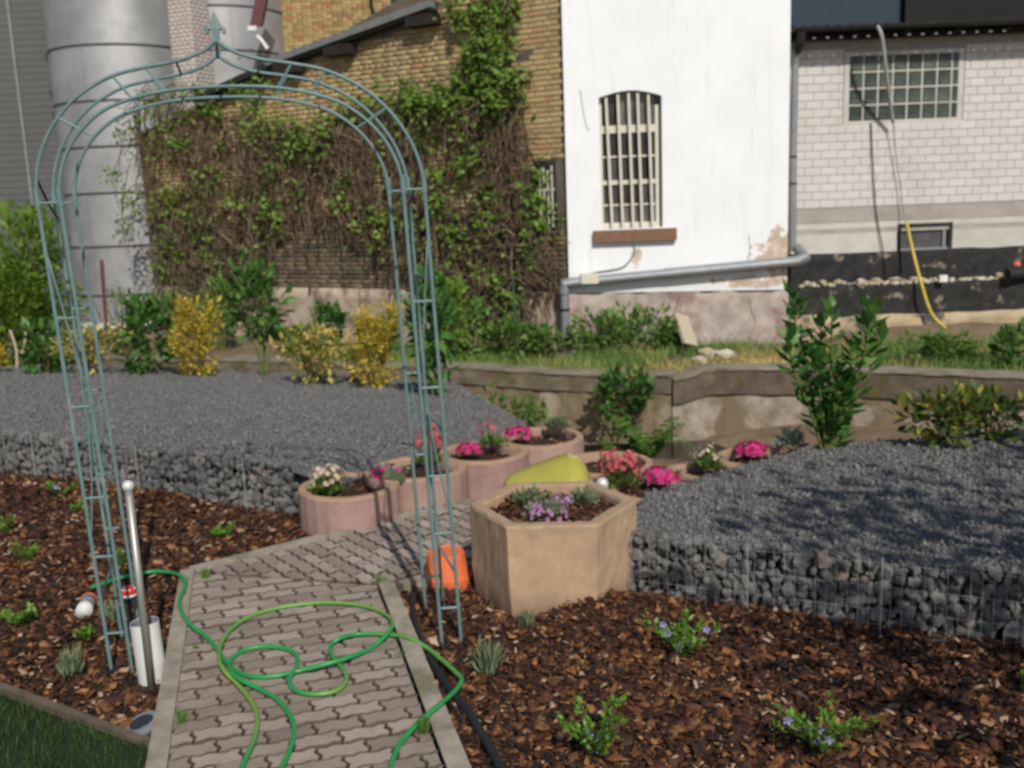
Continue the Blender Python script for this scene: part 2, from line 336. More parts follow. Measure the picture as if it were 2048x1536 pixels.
LEAF_V = [(0, 0, 0), (0, .5, -.05), (0, 1, 0), (-.26, .45, .05), (.26, .45, .05)]
LEAF_F = [(0, 4, 1), (1, 4, 2), (0, 1, 3), (1, 2, 3)]
ico = bmesh.new(); bmesh.ops.create_icosphere(ico, subdivisions=1, radius=1); ICO_V = np.array([v.co[:] for v in ico.verts]); ICO_F = [tuple(v.index for v in f.verts) for f in ico.faces]; ico.free()
OCT_V = np.array([(1, 0, 0), (-1, 0, 0), (0, 1, 0), (0, -1, 0), (0, 0, 1), (0, 0, -1)], float)
OCT_F = [(0, 2, 4), (2, 1, 4), (1, 3, 4), (3, 0, 4), (2, 0, 5), (1, 2, 5), (3, 1, 5), (0, 3, 5)]

# ================================================================== SETTING: ground
WALL_L = [(-9.0, 16.6), (-4.0, 14.6), (-1.04, 13.35), (1.27, 12.38), (1.96, 12.0)]
WALL_R = [(1.96, 12.0), (2.5, 12.05), (3.53, 11.85), (5.66, 10.78), (8.5, 9.6)]
wl = WALL_L+WALL_R[1:]
def wall_y(X): return np.interp(X, [p[0] for p in wl], [p[1] for p in wl])
def terrain_z(X, Y):
    left = 1-sstep(-.9, .9, X-.05*(Y-6))                 # high ground carrying the left gravel bed
    zl = -.06-.62*sstep(6.6, 12.0, Y)
    edge = 6.9-.35*sstep(.6, 2.5, X)*1.0
    floor = -1.32+.30*sstep(1.8, 3.5, X)
    zr = -.06+(floor+.06)*sstep(edge, edge+1.4, Y)
    return zl*left+zr*(1-left)+.04*vnoise(X, Y, 1.6)*sstep(6, 8, Y)
o = heightfield('ground', -10, 10, -1.5, 15.2, .15, terrain_z, M['earth'])
MB().box((-120, -60, -1.9), (120, 160, -1.75)).build('base_ground', M['earth'], kind='structure')
def terr_z(X, Y): return -.52-.012*(Y-12)+.03*vnoise(X, Y, 2.1)+.16*sstep(4.6, 5.6, X)*sstep(14.1, 15.2, Y)*(1+.3*vnoise(X, Y, 1.5))
terr_poly = [(x, y+.14) for x, y in wl]+[(10, 9.5), (10, 24), (-14, 30), (-14, 18)]
heightfield('terrace', -14, 10, 9.2, 24, .12, terr_z, M['earth'], keep=terr_poly)

# path geometry
A_AX = np.array([.254, -.967]); A_CR = np.array([.967, .254]); B_AX = np.array([.804, .594]); B_CR = np.array([-.594, .804])
K_TL = np.array([-1.624, 4.669]); K_R1 = np.array([-.651, 4.39]); PATH_Z = .05
def on_path(P):
    P = np.asarray(P); c = P[:, :2]@A_CR; s = P[:, :2]@A_AX; q = P[:, :2]@B_CR; t = P[:, :2]@B_AX
    inA = (c > -.45) & (c < .545) & (q < 4.78) & (s > -5.0)
    inB = (q > 3.86) & (q < 4.78) & (t > (K_TL@B_AX)-.05) & (c > -.45)
    return inA | inB
def mulch_z(X, Y): return .012*vnoise(X, Y, 4)+.02*vnoise(X, Y, 1.3)-.006+.09*np.exp(-(((X-.40)/.28)**2+((Y-4.03)/.16)**2))
LAWN_E = [(-6, 5.25), G(0, 1385)[:2], G(300, 1500)[:2], (-1.18, 2.98)]
def lawn_side(P):                        # distance in front of the lawn's edge
    x = [p[0] for p in LAWN_E]; y = [p[1] for p in LAWN_E]; return np.where(P[:, 0] < -1.17, np.interp(P[:, 0], x, y)-P[:, 1], -1.0)
GABR = [G(1247, 1192)[:2], np.array([1.957, 3.614]), np.array([3.6, 2.89])]
GABL = [np.array([-6.6, 8.3]), G(0, 945)[:2], G(240, 975)[:2], G(590, 1032)[:2]]
heightfield('mulch_bed', -6.6, 4.2, 1.2, 8.4, .05, mulch_z, M['soil'],
            keep=[(-6.6, 1.2), (4.2, 1.2), (4.2, 2.7), (.5, 4.6), (.5, 6.3), (-.6, 6.6), (-1.2, 5.9), (-6.6, 8.4)])
heightfield('lawn', -6.6, -1.0, .8, 5.6, .05, lambda X, Y: .012+.01*vnoise(X, Y, 2), M['lawn'], keep=[(-6.6, .8), (-.72, .8), (-1.14, 2.9)]+[tuple(p) for p in LAWN_E[2::-1]]+[(-6.6, 5.3)])

# ------------------------------------------------------------------ bark mulch and lawn blades (nobody could count them)
CH_V = [(-1, -.8, 0), (1, -1, .1), (.9, .7, 0), (-.8, 1, .15), (-.8, -.6, 1), (.8, -.7, .8), (.7, .5, 1.1), (-.7, .7, .9)]
CH_F = [(4, 5, 6), (4, 6, 7), (0, 1, 5), (0, 5, 4), (1, 2, 6), (1, 6, 5), (2, 3, 7), (2, 7, 6), (3, 0, 4), (3, 4, 7)]
def chips(name, poly, n, parent=None, zf=mulch_z, ex=None, big=1.0, lo=0):
    P = sample_poly(poly, n)
    if ex is not None: P = P[~ex(P)]
    n = len(P); pos = np.column_stack([P, zf(P[:, 0], P[:, 1])+rng.uniform(lo, .022, n)])
    L_ = np.clip(rng.lognormal(math.log(.0114), .5, n), .004, .03)*big; Wd = L_*rng.uniform(.25, .7, n); T = L_*rng.uniform(.10, .3, n)
    return scatter(name, CH_V, CH_F, pos, yawrot(n, .42), np.column_stack([Wd, L_, T]), M['bark'], parent)
def ex_main(P): return on_path(P) | (lawn_side(P) > -.05)
NEAR = [(-4.4, 3.0), (-1.0, 1.6), (.4, 1.6), (2.3, 2.0), (2.6, 3.3), (.6, 4.35), (-.6, 4.7), (-2.0, 5.2), (-2.7, 6.4), (-4.6, 7.3)]
chips('bark_mulch', [(-.3, 1.9), (2.0, 2.1), (2.6, 3.4), (.9, 4.15), (.5, 4.35), (-.4, 4.75), (-.75, 4.6)], 34000, ex=ex_main)
chips('bark_mulch', [(-.95, 2.5), (-4.6, 4.2), (-6.2, 7.9), (-3.0, 6.7), (-1.3, 5.8), (-.6, 5.9), (-.3, 5.9), (-1.62, 4.74), (-1.6, 4.4)], 47000, ex=ex_main)
n = 26000; P = sample_poly([(-3.6, 1.6), (-.95, 1.6), (-1.17, 3.0)]+[tuple(p) for p in LAWN_E[2::-1]]+[(-3.6, 4.2)], n); P = P[(lawn_side(P) > .03)]; n = len(P)
rot = frames(np.column_stack([rng.normal(size=(n, 2))*.35, np.ones(n)]))
scatter('lawn_grass', [(-.5, 0, 0), (.5, 0, 0), (.3, .55, .06), (-.3, .55, .06), (0, 1, .2)], [(0, 1, 2), (0, 2, 3), (3, 2, 4)], np.column_stack([P, np.full(n, .012)]), rot,
        np.column_stack([np.full(n, .004), rng.uniform(.025, .055, n), np.full(n, .05)]), M['grass'])
# lawn edging: weathered timber strips, end to end
le = thing('lawn_edging', 'weathered brown edging strip between the dark lawn and the mulch', 'edging', (*LAWN_E[1], 0))
for a_, b_ in zip(LAWN_E[:-1], LAWN_E[1:]):
    a_ = np.array(a_); b_ = np.array(b_); k = max(1, int(np.linalg.norm(b_-a_)/.9)); d = (b_-a_)/np.linalg.norm(b_-a_); nn = np.array([-d[1], d[0]])
    for i in range(k):
        p = a_+(b_-a_)*i/k; q = a_+(b_-a_)*(i+1)/k-d*.006; c = (p+q)/2
        MB().obox((*c, 0.0), (*(q-p)/2, 0), (*nn*.016, 0), (0, 0, .035+R(-.004, .004))).build('edging_board', M['edging'], le)

# ------------------------------------------------------------------ paved path
pp = [(-1.63, 4.67), (-.651-.0, 5.40), (.9, 6.55), (1.35, 5.95), (-.1, 4.88), (-.66, 4.42), (.35, .6), (-.52, .6)]
def path_z(x, y):                        # the far leg runs gently downhill behind the planter
    t = np.asarray(x)*B_AX[0]+np.asarray(y)*B_AX[1]; return -.22*sstep(2.9, 4.6, t)
V = [(x, y, .012+float(path_z(x, y))) for x, y in pp]; Vb = [(x, y, z-.2) for x, y, z in V]; k = len(pp)
ctr = [(-.75, 4.75, .022)]
path = link('paved_path', mesh('paved_path', V+Vb, [tuple(range(k))[::-1]]+[((i+1) % k, i, i+k, (i+1) % k+k) for i in range(k)], M['joint'])); path['kind'] = 'structure'
PL_, PW = .160, .080
def paver_outline():
    top = [(-.5, .06), (-.38, .14), (-.12, -.10), (.12, .14), (.38, -.10)]
    w = lambda x: .0068*math.sin(2*math.pi*x/(PL_/2))
    pts = []
    xs = np.linspace(-PL_/2, PL_/2, 7)
    for x in xs: pts.append((x, PW/2+w(x)))
    pts.append((PL_/2+.008, PW/6)); pts.append((PL_/2-.008, -PW/6))
    for x in xs[::-1]: pts.append((x, -PW/2+w(x)))
    pts.append((-PL_/2-.008, -PW/6)); pts.append((-PL_/2+.008, PW/6))
    return np.array(pts)[::-1]
OUT = paver_outline()
def clip(poly, n, d):                     # keep n.p >= d
    out = []
    for i in range(len(poly)):
        a, b = poly[i-1], poly[i]; da, db = np.dot(n, a)-d, np.dot(n, b)-d
        if (da >= 0) != (db >= 0): out.append(a+(b-a)*da/(da-db))
        if db >= 0: out.append(b)
    return out
def paver_mesh(poly, z0=-.05, z1=0.0):
    poly = np.array(poly)
    if np.dot(poly[:, 0], np.roll(poly[:, 1], -1))-np.dot(poly[:, 1], np.roll(poly[:, 0], -1)) < 0: poly = poly[::-1]
    c = poly.mean(0)
    def ins(dd, z):                       # pull the outline in by dd along its own normals
        out = []; n_ = len(poly)
        for i in range(n_):
            e = poly[(i+1) % n_]-poly[i-1]; e = e/(np.linalg.norm(e)+1e-9); q = poly[i]+np.array([-e[1], e[0]])*dd; out.append((q[0], q[1], z))
        return out
    n = len(poly); V = ins(.004, z0)+ins(.0042, z1-.0045)+ins(.0078, z1)
    F = [(i, (i+1) % n, (i+1) % n+n, i+n) for i in range(n)]+[(i+n, (i+1) % n+n, (i+1) % n+2*n, i+2*n) for i in range(n)]+[tuple(range(2*n, 3*n))]
    return V, F
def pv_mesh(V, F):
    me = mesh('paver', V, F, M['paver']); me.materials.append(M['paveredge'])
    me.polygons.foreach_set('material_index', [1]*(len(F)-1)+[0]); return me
def area(p): p = np.array(p); return .5*abs(np.dot(p[:, 0], np.roll(p[:, 1], 1))-np.dot(p[:, 1], np.roll(p[:, 0], 1)))
full = None
mit_n = np.array([-(K_TL-K_R1)[1], (K_TL-K_R1)[0]]); mit_n /= np.linalg.norm(mit_n)
if mit_n[1] > 0: mit_n = -mit_n            # points to the viewer
mit_d = mit_n@K_TL
def lay(ax, cr, lims, r0, r1, off):
    global full
    M2 = np.column_stack([cr, ax])          # local x across, y along
    cc = min(l for l in lims)
    for r_ in range(int(r0/PW)-1, int(r1/PW)+1):
        for c_ in range(-30, 31):
            lc = np.array([c_*PL_+(PL_/2 if r_ % 2 else 0)+off, r_*PW])
            if lc[0] < lims[0]-.2 or lc[0] > lims[1]+.2: continue
            poly = [np.array(p)+lc for p in OUT]; a0 = area(poly)
            poly = [p for p in clip(poly, np.array([1., 0]), lims[0])]
            if len(poly) > 2: poly = clip(poly, np.array([-1., 0]), -lims[1])
            wp = [M2@p for p in poly]
            sgn = 1 if ax is A_AX else -1
            if len(wp) > 2: wp = clip(wp, mit_n*sgn, mit_d*sgn+.004)
            if ax is B_AX and len(wp) > 2: wp = clip(wp, -A_CR*-1, -.40)
            if len(wp) < 3: continue
            wp = [np.array(p) for p in wp]; ar = area(wp)
            if ar < .0018: continue
            c = np.mean(wp, 0); z = PATH_Z+R(-.005, .004)+float(path_z(*c))
            if abs(ar-a0) < 1e-5:
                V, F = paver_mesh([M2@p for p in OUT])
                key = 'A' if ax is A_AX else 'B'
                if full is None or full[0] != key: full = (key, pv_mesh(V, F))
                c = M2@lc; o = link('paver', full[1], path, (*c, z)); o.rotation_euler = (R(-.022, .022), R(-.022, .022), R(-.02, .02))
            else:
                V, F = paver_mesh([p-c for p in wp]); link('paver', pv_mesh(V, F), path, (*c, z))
# orientation check: outline must be counter-clockwise in the local frame of each leg
lay(A_AX, A_CR, (-.378, .476), -4.95, -2.5, .02)
lay(B_AX, B_CR, (3.93, 4.71), 1.40, 3.2, .05)
def kerb_row(p, q, n, w=.034, ztop=.062, parent=path):
    p = np.array(p); q = np.array(q); d = (q-p)/np.linalg.norm(q-p); nn = np.array([-d[1], d[0]])
    for i in range(n):
        a = p+(q-p)*i/n+d*.003; b = p+(q-p)*(i+1)/n-d*.003; c = (a+b)/2; zz = float(path_z(*c)); za, zb = float(path_z(*a)), float(path_z(*b))
        h = .07; e = np.array([*(b-a)/2, (zb-za)/2])
        MB().obox((*c, ztop-h+zz+R(-.004, .004)), e, (*nn*w, 0), (0, 0, h)).build('kerb_stone', M['kerb'], parent)
pt = lambda s, c: A_AX*s+A_CR*c
kerb_row(K_TL-A_CR*.01, pt(-1.4, -.415), 4, .033)
kerb_row(K_R1+A_CR*.03-A_AX*.02, pt(-1.2, .518), 4, .036)
kerb_row(K_TL+B_CR*.03+B_AX*.01, K_TL+B_CR*.03+B_AX*3.0, 4, .028, .055)
kerb_row(K_R1+A_CR*.08-B_CR*.03, K_R1+A_CR*.08-B_CR*.03+B_AX*1.9, 2, .028, .055)

# ------------------------------------------------------------------ gravel beds
GR_POLY = [tuple(GABR[0]+np.array([.02, .03])), tuple(GABR[1]+np.array([.02, .03])), (3.6, 2.93), (4.6, 4.0), (4.6, 5.6), (3.0, 5.75), (2.54, 5.7), (1.86, 5.70), (1.64, 5.55), (.98, 5.1), (.655, 4.87)]
def gr_z(X, Y): return .285+.015*vnoise(X, Y, 2.2)+.03*sstep(4.2, 5.4, Y)
heightfield('gravel_bed', .3, 4.7, 2.8, 5.9, .05, gr_z, M['gravelbase'], keep=GR_POLY)
GL_POLY = [tuple(p+np.array([.02, .04])) for p in GABL]+[(-1.25, 5.63), (-1.02, 5.63), (-.74, 5.84), (-.43, 6.11), (-.13, 6.38), (.12, 6.66), (.16, 7.0), (.12, 7.5), (.05, 8.3), (-.25, 9.6), (-.71, 11.2), (-2.36, 12.05), (-4.05, 12.75), (-7.11, 13.7), (-11, 15), (-11, 10.5)]
def gl_z(X, Y):
    front = np.interp(X, [p[0] for p in GABL], [p[1] for p in GABL]); t = np.clip((Y-front)/6.2, 0, 1.2)
    return .285-.58*t+.02*vnoise(X, Y, 1.1)-.10*sstep(-.9, .1, X)*sstep(6.5, 8, Y)-.085*(1-sstep(.12, .55, (X+.955)*-.657+(Y-5.5)*.754))*sstep(-1.35, -1.1, X)
heightfield('gravel_bed', -11, .3, 5.4, 15, .1, gl_z, M['gravelbase'], keep=GL_POLY)
def gravel(poly, n, size, zf, ex=None):
    P = sample_poly(poly, n)
    n = len(P); s = size*rng.lognormal(0, .3, n); pos = np.column_stack([P, zf(P[:, 0], P[:, 1])+s*rng.uniform(-.15, .5, n)])
    tv = OCT_V*np.array([1, .8, .65])+rng.normal(size=(6, 3))*.1
    scatter('gravel', tv, OCT_F, pos, frames(rng.normal(size=(n, 3))), np.column_stack([s, s, s]), M['gravel'])
gravel(GR_POLY, 30000, .0115, gr_z)
vis = [p for p in GL_POLY if p[0] > -7.2]; gravel([(-6.6, 8.4)]+[tuple(p) for p in GL_POLY[1:-2]]+[(-7.8, 13.9)], 80000, .0135, gl_z)
# slopes of the beds' back edges so that they are solid heaps
def skirt(name, line, zf, drop, out):
    V = []; F = []
    for i, (x, y) in enumerate(line): V += [(x, y, float(zf(x, y))-.004), (x+out[0], y+out[1], float(zf(x, y))-drop)]
    F = [(2*i, 2*i+1, 2*i+3, 2*i+2) for i in range(len(line)-1)]; o = link(name, mesh(name, V, F, M['gravelbase'])); o['kind'] = 'structure'
skirt('gravel_slope', [(4.6, 5.6), (3.0, 5.72), (2.54, 5.67), (1.86, 5.67), (1.64, 5.52), (.98, 5.08), (.66, 4.87), (.49, 4.3)], gr_z, .45, (-.12, .35))
skirt('gravel_slope', [(-1.22, 5.65), (-1.02, 5.66), (-.74, 5.87), (-.43, 6.14), (-.15, 6.40), (.08, 6.68), (.11, 7.0), (.07, 7.5), (0, 8.3), (-.3, 9.6), (-.76, 11.15), (-2.36, 12.0), (-4.05, 12.7), (-7.11, 13.65), (-10.9, 14.9)], gl_z, .5, (.22, .25))

# ------------------------------------------------------------------ gabions: steel mesh cages packed with basalt
STONES = []
for k in range(12):
    v = ICO_V*(1+rng.normal(size=(12, 1))*.2)*np.array([1.1, .85, .7])+rng.normal(size=(12, 3))*.11; STONES.append(mesh('basalt_stone', v, ICO_F, M['basalt']))
def gabion(label, line, height, ssize, nmax, posts, view_lo, zf0=-.03, wire_st=.05, filler=True):
    root = thing('gabion', label, 'gabion', (*line[0], 0), 'stone filled wire gabions edging the gravel beds')
    L_ = [np.array(p, float) for p in line]; cum = [0]+list(np.cumsum([np.linalg.norm(b-a) for a, b in zip(L_[:-1], L_[1:])]))
    def at(s):
        i = min(max(np.searchsorted(cum, s)-1, 0), len(L_)-2); d = (L_[i+1]-L_[i])/np.linalg.norm(L_[i+1]-L_[i]); return L_[i]+d*(s-cum[i]), d
    spots = []; rows = int(height/(ssize*1.55)); 
    for r_ in range(rows+1):
        s = R(0, ssize)
        while s < cum[-1]:
            p, d = at(s); nn = np.array([-d[1], d[0]]); sc = ssize*random.choice((R(.6, .9), R(.8, 1.15), R(1.05, 1.5))); q = p+nn*(.045+R(-.012, .02))
            spots.append((q[0], q[1], min(zf0+.02+(r_+.35+R(-.2, .2))*height/(rows+.7), zf0+height-sc*.55), sc)); s += ssize*R(1.55, 2.0)
    spots.sort(key=lambda t: 0 if (t[0]/max(t[1], .1) > view_lo[0] and t[0]/max(t[1], .1) < view_lo[1]) else 1)
    inview = spots[:nmax]; rest = spots[nmax:]
    for x, y, z, sc in inview:
        o = link('basalt_stone', random.choice(STONES), root, (x, y, z)); o.scale = (sc, sc, sc*R(.8, 1.1)); o.rotation_euler = (R(0, 6), R(0, 6), R(0, 6))
    extra = []
    for k in range(len(spots)*3):             # packing behind and between the faced stones
        s = R(0, cum[-1]); p, d = at(s); nn = np.array([-d[1], d[0]]); q = p+nn*R(.045, .13); extra.append((q[0], q[1], zf0+R(.0, height-.02), ssize*R(.6, 1.05)))
    al = np.array(rest+extra); n = len(al)
    scatter('packing_stones', ICO_V*np.array([1, .85, .75])+rng.normal(size=(12, 3))*.08, ICO_F, al[:, :3], frames(rng.normal(size=(n, 3))), np.repeat(al[:, 3:], 3, 1), M['basalt'], root)
    w = MB(); s = .0
    while s < cum[-1]:
        p, d = at(s); nn = np.array([-d[1], d[0]]); q = p-nn*.012; w.tube([(*q, zf0), (*q, zf0+height+.012)], .0008, 4, False); s += wire_st
    for z in np.arange(.02, height+.02, .1):
        w.tube([(*(at(s)[0]-np.array([-at(s)[1][1], at(s)[1][0]])*.015), zf0+z) for s in np.linspace(0, cum[-1], max(3, len(L_)*3))], .0006, 4, False)
    w.build('wire_mesh', M['wire'], root, kind='stuff')
    for s in posts:
        p, d = at(s); nn = np.array([-d[1], d[0]]); q = p-nn*.018
        MB().tube([(*q, zf0), (*q, zf0+height+.02)], .0024, 6).build('corner_wire', M['wire'], root)
    for i in range(len(L_)-1):                # liner behind the stones
        a, b = L_[i], L_[i+1]; d = (b-a)/np.linalg.norm(b-a); nn = np.array([-d[1], d[0]]); c = (a+b)/2+nn*.19
        MB().obox((*c, zf0+height/2-.02), (*(b-a)/2, 0), (*nn*.012, 0), (0, 0, height/2-.03)).build('liner', M['gravelbase'], root)
    return root
gabion('low stone filled wire gabion fronting the right gravel bed beside the hexagonal planter', GABR, .325, .031, 300, (0.012, .56, 1.10, 1.62, 2.2), (.1, .56), wire_st=.042)
gabion('long low stone filled wire gabion fronting the left gravel bed behind the arch', GABL, .33, .036, 300, (3.6, 4.6, 5.55, 6.95), (-.56, -.2), wire_st=.05)

# ------------------------------------------------------------------ retaining wall along the sunken stream bed
def wall_run(label, pts, zt, zb, th, flip=1):
    root = thing('retaining_wall', label, 'retaining wall', (*pts[0], zb))
    pts = [np.array(p, float) for p in pts]
    def prism(name, mt, z0s, z1s, o0, o1, wob=0):
        V = []; F = []; k = 0; fine = []
        for a, b in zip(pts[:-1], pts[1:]):
            m_ = max(2, int(np.linalg.norm(b-a)/.12))
            fine += [a+(b-a)*i/m_ for i in range(m_)]
        fine.append(pts[-1]); n = len(fine)
        for i, p in enumerate(fine):
            d = fine[min(i+1, n-1)]-fine[max(i-1, 0)]; d = d/np.linalg.norm(d); nn = np.array([-d[1], d[0]])
            j = lambda: rng.normal()*wob
            zt_ = z1s(p[0]); zb_ = z0s(p[0])
            V += [(*(p+nn*(o0+j())), zb_), (*(p+nn*(o0+j())), (zb_+zt_)/2), (*(p+nn*(o0+j())), zt_+j()), (*(p+nn*o1), zt_+j()), (*(p+nn*o1), zb_)]
        for i in range(n-1):
            for q in range(4): a = 5*i+q; F.append((a, a+5, a+6, a+1))
        F += [(0, 1, 2, 3, 4), tuple(5*(n-1)+q for q in (4, 3, 2, 1, 0))]
        return link(name, mesh(name, V, F, mt, False), root)
    prism('wall_body', M['wallface'] if flip else M['palerender'], lambda x: zb, lambda x: zt(x)-(.21 if flip else .30), 0, th, .012)
    prism('coping', M['coping'] if flip else M['moss'], lambda x: zt(x)-(.205 if flip else .295), zt, -.035, th+.02, .006)
    prism('cap', M['capstone'], lambda x: zt(x)+.004, lambda x: zt(x)+.03, -.05, th+.03, .004)
    return root
wall_run('mossy earth coloured retaining wall with thin coping behind the ring planters', WALL_L, lambda x: -.45-.02*math.sin(x*2), -1.6, .3)
zR = lambda x: -.47+.09*float(sstep(2.0, 2.5, x))
wall_run('pale patchy retaining wall with thick dark beam running right behind the big laurel', [(1.965, 11.97)]+WALL_R[1:], zR, -1.6, .3, 0)
MB().box((.3, 7.6, -1.35), (2.6, 11.9, -1.225)).build('pond_water', M['water'], kind='structure')

# ------------------------------------------------------------------ white plaster house
PX0, PX1, PY = .93, 4.26, 15.2
house = thing('plaster_house', 'white rendered house wall with tall barred window and peeling patch at its foot', 'house', (PX0, PY, -.6))
wx0, wx1, wz0, wz1, wz2 = 1.44, 2.37, 1.28, 3.20, 3.29
arch = [(wx0, wz0), (wx1, wz0), (wx1, wz1)]+[(wx1-(wx1-wx0)*i/8, wz1+(wz2-wz1)*math.sin(math.pi*i/8)) for i in range(1, 8)]+[(wx0, wz1)]
bm = bmesh.new(); rect = [(PX0, .33), (PX1, .26), (PX1, 7.0), (PX0, 7.0)]
ev = []
for loop in (rect, arch):
    vs = [bm.verts.new((x, PY, z)) for x, z in loop]; ev += [bm.edges.new((vs[i], vs[(i+1) % len(vs)])) for i in range(len(vs))]
bmesh.ops.triangle_fill(bm, edges=ev, use_beauty=True)
av = list(bm.verts)[len(rect):]; bk = [bm.verts.new((v.co.x, PY+.17, v.co.z)) for v in av]
for i in range(len(av)): bm.faces.new((av[i], av[(i+1) % len(av)], bk[(i+1) % len(av)], bk[i]))
for a, b in (((PX0, .33), (PX0, 7.0)), ((PX1, .26), (PX1, 7.0))):
    bm.faces.new([bm.verts.new((a[0], PY, a[1])), bm.verts.new((b[0], PY, b[1])), bm.verts.new((b[0], PY+6, b[1])), bm.verts.new((a[0], PY+6, a[1]))])
bm.faces.new([bm.verts.new(p) for p in ((PX0, PY, 7), (PX1, PY, 7), (PX1, PY+6, 7), (PX0, PY+6, 7))])
me = bpy.data.meshes.new('wall'); bm.to_mesh(me); bm.free(); me.materials.append(M['plaster']); link('wall', me, house)
V = []; F = []; nx = 36; nz = 12                      # uneven stone plinth, slightly proud
for j in range(nz+1):
    for i in range(nx+1):
        x = PX0-.01+(PX1-PX0+.02)*i/nx; zt = .328-.07*i/nx-.006; V.append((x, PY-.045+.02*float(vnoise(x, j*.1, 5)), -.9+(zt+.9)*j/nz+(.025*float(vnoise(x, 3, 6)) if j == nz else 0)))
for j in range(nz):
    for i in range(nx): a = j*(nx+1)+i; F.append((a, a+1, a+nx+2, a+nx+1))
b0 = len(V); V += [(PX1+.01, PY+.6, -.9), (PX1+.01, PY+.6, .25)]; F.append((nx, b0, b0+1, nz*(nx+1)+nx))
link('plinth', mesh('plinth', V, F, M['plinth'], True), house)
for pts in ([(1497, 470), (1500, 500), (1495, 520), (1503, 545)], [(1503, 580), (1500, 612), (1510, 640), (1506, 660), (1495, 690)], [(1160, 180), (1166, 220), (1172, 250), (1178, 262)], [(1360, 590), (1350, 620), (1340, 650)]):
    P = [YP(u, v, PY-(.048 if v > 575 else .002)) for u, v in pts]; MB().tube(smooth_path(P, 5), .005, 4).build('crack', M['stem'], house)
win = link('window', mesh('window', [(wx0-.01, PY+.165, wz0), (wx1+.01, PY+.165, wz0), (wx1+.01, PY+.165, wz2), (wx0-.01, PY+.165, wz2)], [(0, 1, 2, 3)], M['glassdark']), house)
for za, zb in ((wz0+.04, 1.615), (1.645, 1.935), (1.995, 2.33), (2.36, 2.69), (2.80, wz2-.02)):
    for i in range(3):
        xa = wx0+.055+i*.265; pn = link('pane', mesh('pane', [(-.128, 0, -(zb-za)/2), (.128, 0, -(zb-za)/2), (.128, 0, (zb-za)/2), (-.128, 0, (zb-za)/2)], [(0, 1, 2, 3)], M['oldglass']), win, (xa+.13, PY+.157, (za+zb)/2)); pn.rotation_euler = (R(-.02, .02), 0, R(-.03, .03))
fr = MB(); fy = PY+.12
fr.box((wx0+.005, fy, wz0), (wx0+.05, fy+.04, wz1)); fr.box((wx1-.085, fy, wz0), (wx1-.03, fy+.04, wz1-.12)); fr.build('window_frame', M['cream'], win)
for z, h in ((2.745, .055), (1.965, .032), (1.325, .04)): MB().box((wx0+.052, fy-.005, z-h), (wx1-.087, fy+.035, z+h)).build('transom', M['cream'], win)
for z in (2.345, 1.63): MB().box((wx0+.052, fy+.003, z-.014), (wx1-.087, fy+.028, z+.014)).build('glazing_bar', M['cream'], win)
for i, t in enumerate((.125, .305, .475, .62, .79)):
    x = wx0+(wx1-wx0)*t; zt = wz1+(wz2-wz1)*math.sin(math.pi*t)-.035
    MB().obox((x+.025, PY+.045, (wz0+.03+zt)/2), (.0185, 0, 0), (0, .018, 0), (-.022 if i else -.03, 0, (zt-wz0-.03)/2)).build('window_bar', M['cream'], win)
MB().box((1.315, PY-.10, 1.085), (2.565, PY+.02, 1.262)).build('window_sill', M['sandstone'], house)
c = smooth_path([(1.92, PY-.012, 1.04), (1.93, PY-.02, .93), (1.86, PY-.02, .80), (1.75, PY-.02, .70), (1.55, PY-.02, .66), (1.30, PY-.02, .63), (1.22, PY-.05, .57)], 4)
MB().tube(c, .012, 5).build('cable', M['zinc'], house)

def pipe(root, name, P, r, mt, n=12): return MB().tube(P, r, n).build(name, mt, root, smooth=False)
dp = thing('drain_pipe', 'grey drain pipe crossing the white wall and dropping down its left corner', 'pipe', (.86, PY-.13, -.6))
Pl, Pr = np.array([.88, PY-.13, .50]), np.array([4.40, PY-.13, .70])
pipe(dp, 'pipe_run', [Pl, Pl+(Pr-Pl)*.43], .072, M['zinc']); pipe(dp, 'pipe_run', [Pl+(Pr-Pl)*.425, Pr], .079, M['zinc'])
pipe(dp, 'elbow', [Pl+np.array([.12, 0, .006]), Pl+np.array([-.03, 0, -.01]), Pl+np.array([-.04, 0, -.16])], .082, M['zinc'])
pipe(dp, 'downpipe', [Pl+np.array([-.035, 0, -.14]), Pl+np.array([-.035, 0, -1.25])], .066, M['zinc'])
pipe(dp, 'elbow', [Pr-np.array([.05, 0, .003]), Pr+np.array([.10, .02, .03]), Pr+np.array([.07, .33, .17])], .082, M['zinc'])
for z in (-.35, .1): pipe(dp, 'clamp', [Pl+np.array([-.035, 0, z-.02-.5]), Pl+np.array([-.035, 0, z+.02-.5])], .076, M['zincdark'])
MB().box((1.10, PY-.235, .485), (1.36, PY-.05, .63)).build('pipe_bracket', M['cream'], dp)

# ------------------------------------------------------------------ block workshop on the right
BY = 15.7; BX0, BX1 = 4.27, 9.6
ws = thing('block_workshop', 'workshop of pale block masonry with glass block window and black tar bands', 'workshop', (BX0, BY, -.6))
MB().box((BX0, BY+.006, 1.44), (BX1, BY+.3, 3.95)).build('wall', M['mortar'], ws)
gx0, gx1, gz0, gz1 = 5.30, 6.98, 2.745, 3.72
blk = mesh('wall_block', [], []); 
def block_mesh(l): 
    m_ = MB(); h = .0592; e = .004
    m_.add([(-l, 0, -h), (l, 0, -h), (l, 0, h), (-l, 0, h), (-l+e, -.004, -h+e), (l-e, -.004, -h+e), (l-e, -.004, h-e), (-l+e, -.004, h-e)], [(4, 5, 6, 7), (0, 1, 5, 4), (1, 2, 6, 5), (2, 3, 7, 6), (3, 0, 4, 7)])
    return mesh('wall_block', m_.V, m_.F, M['ksblock'])
bm_cache = {}
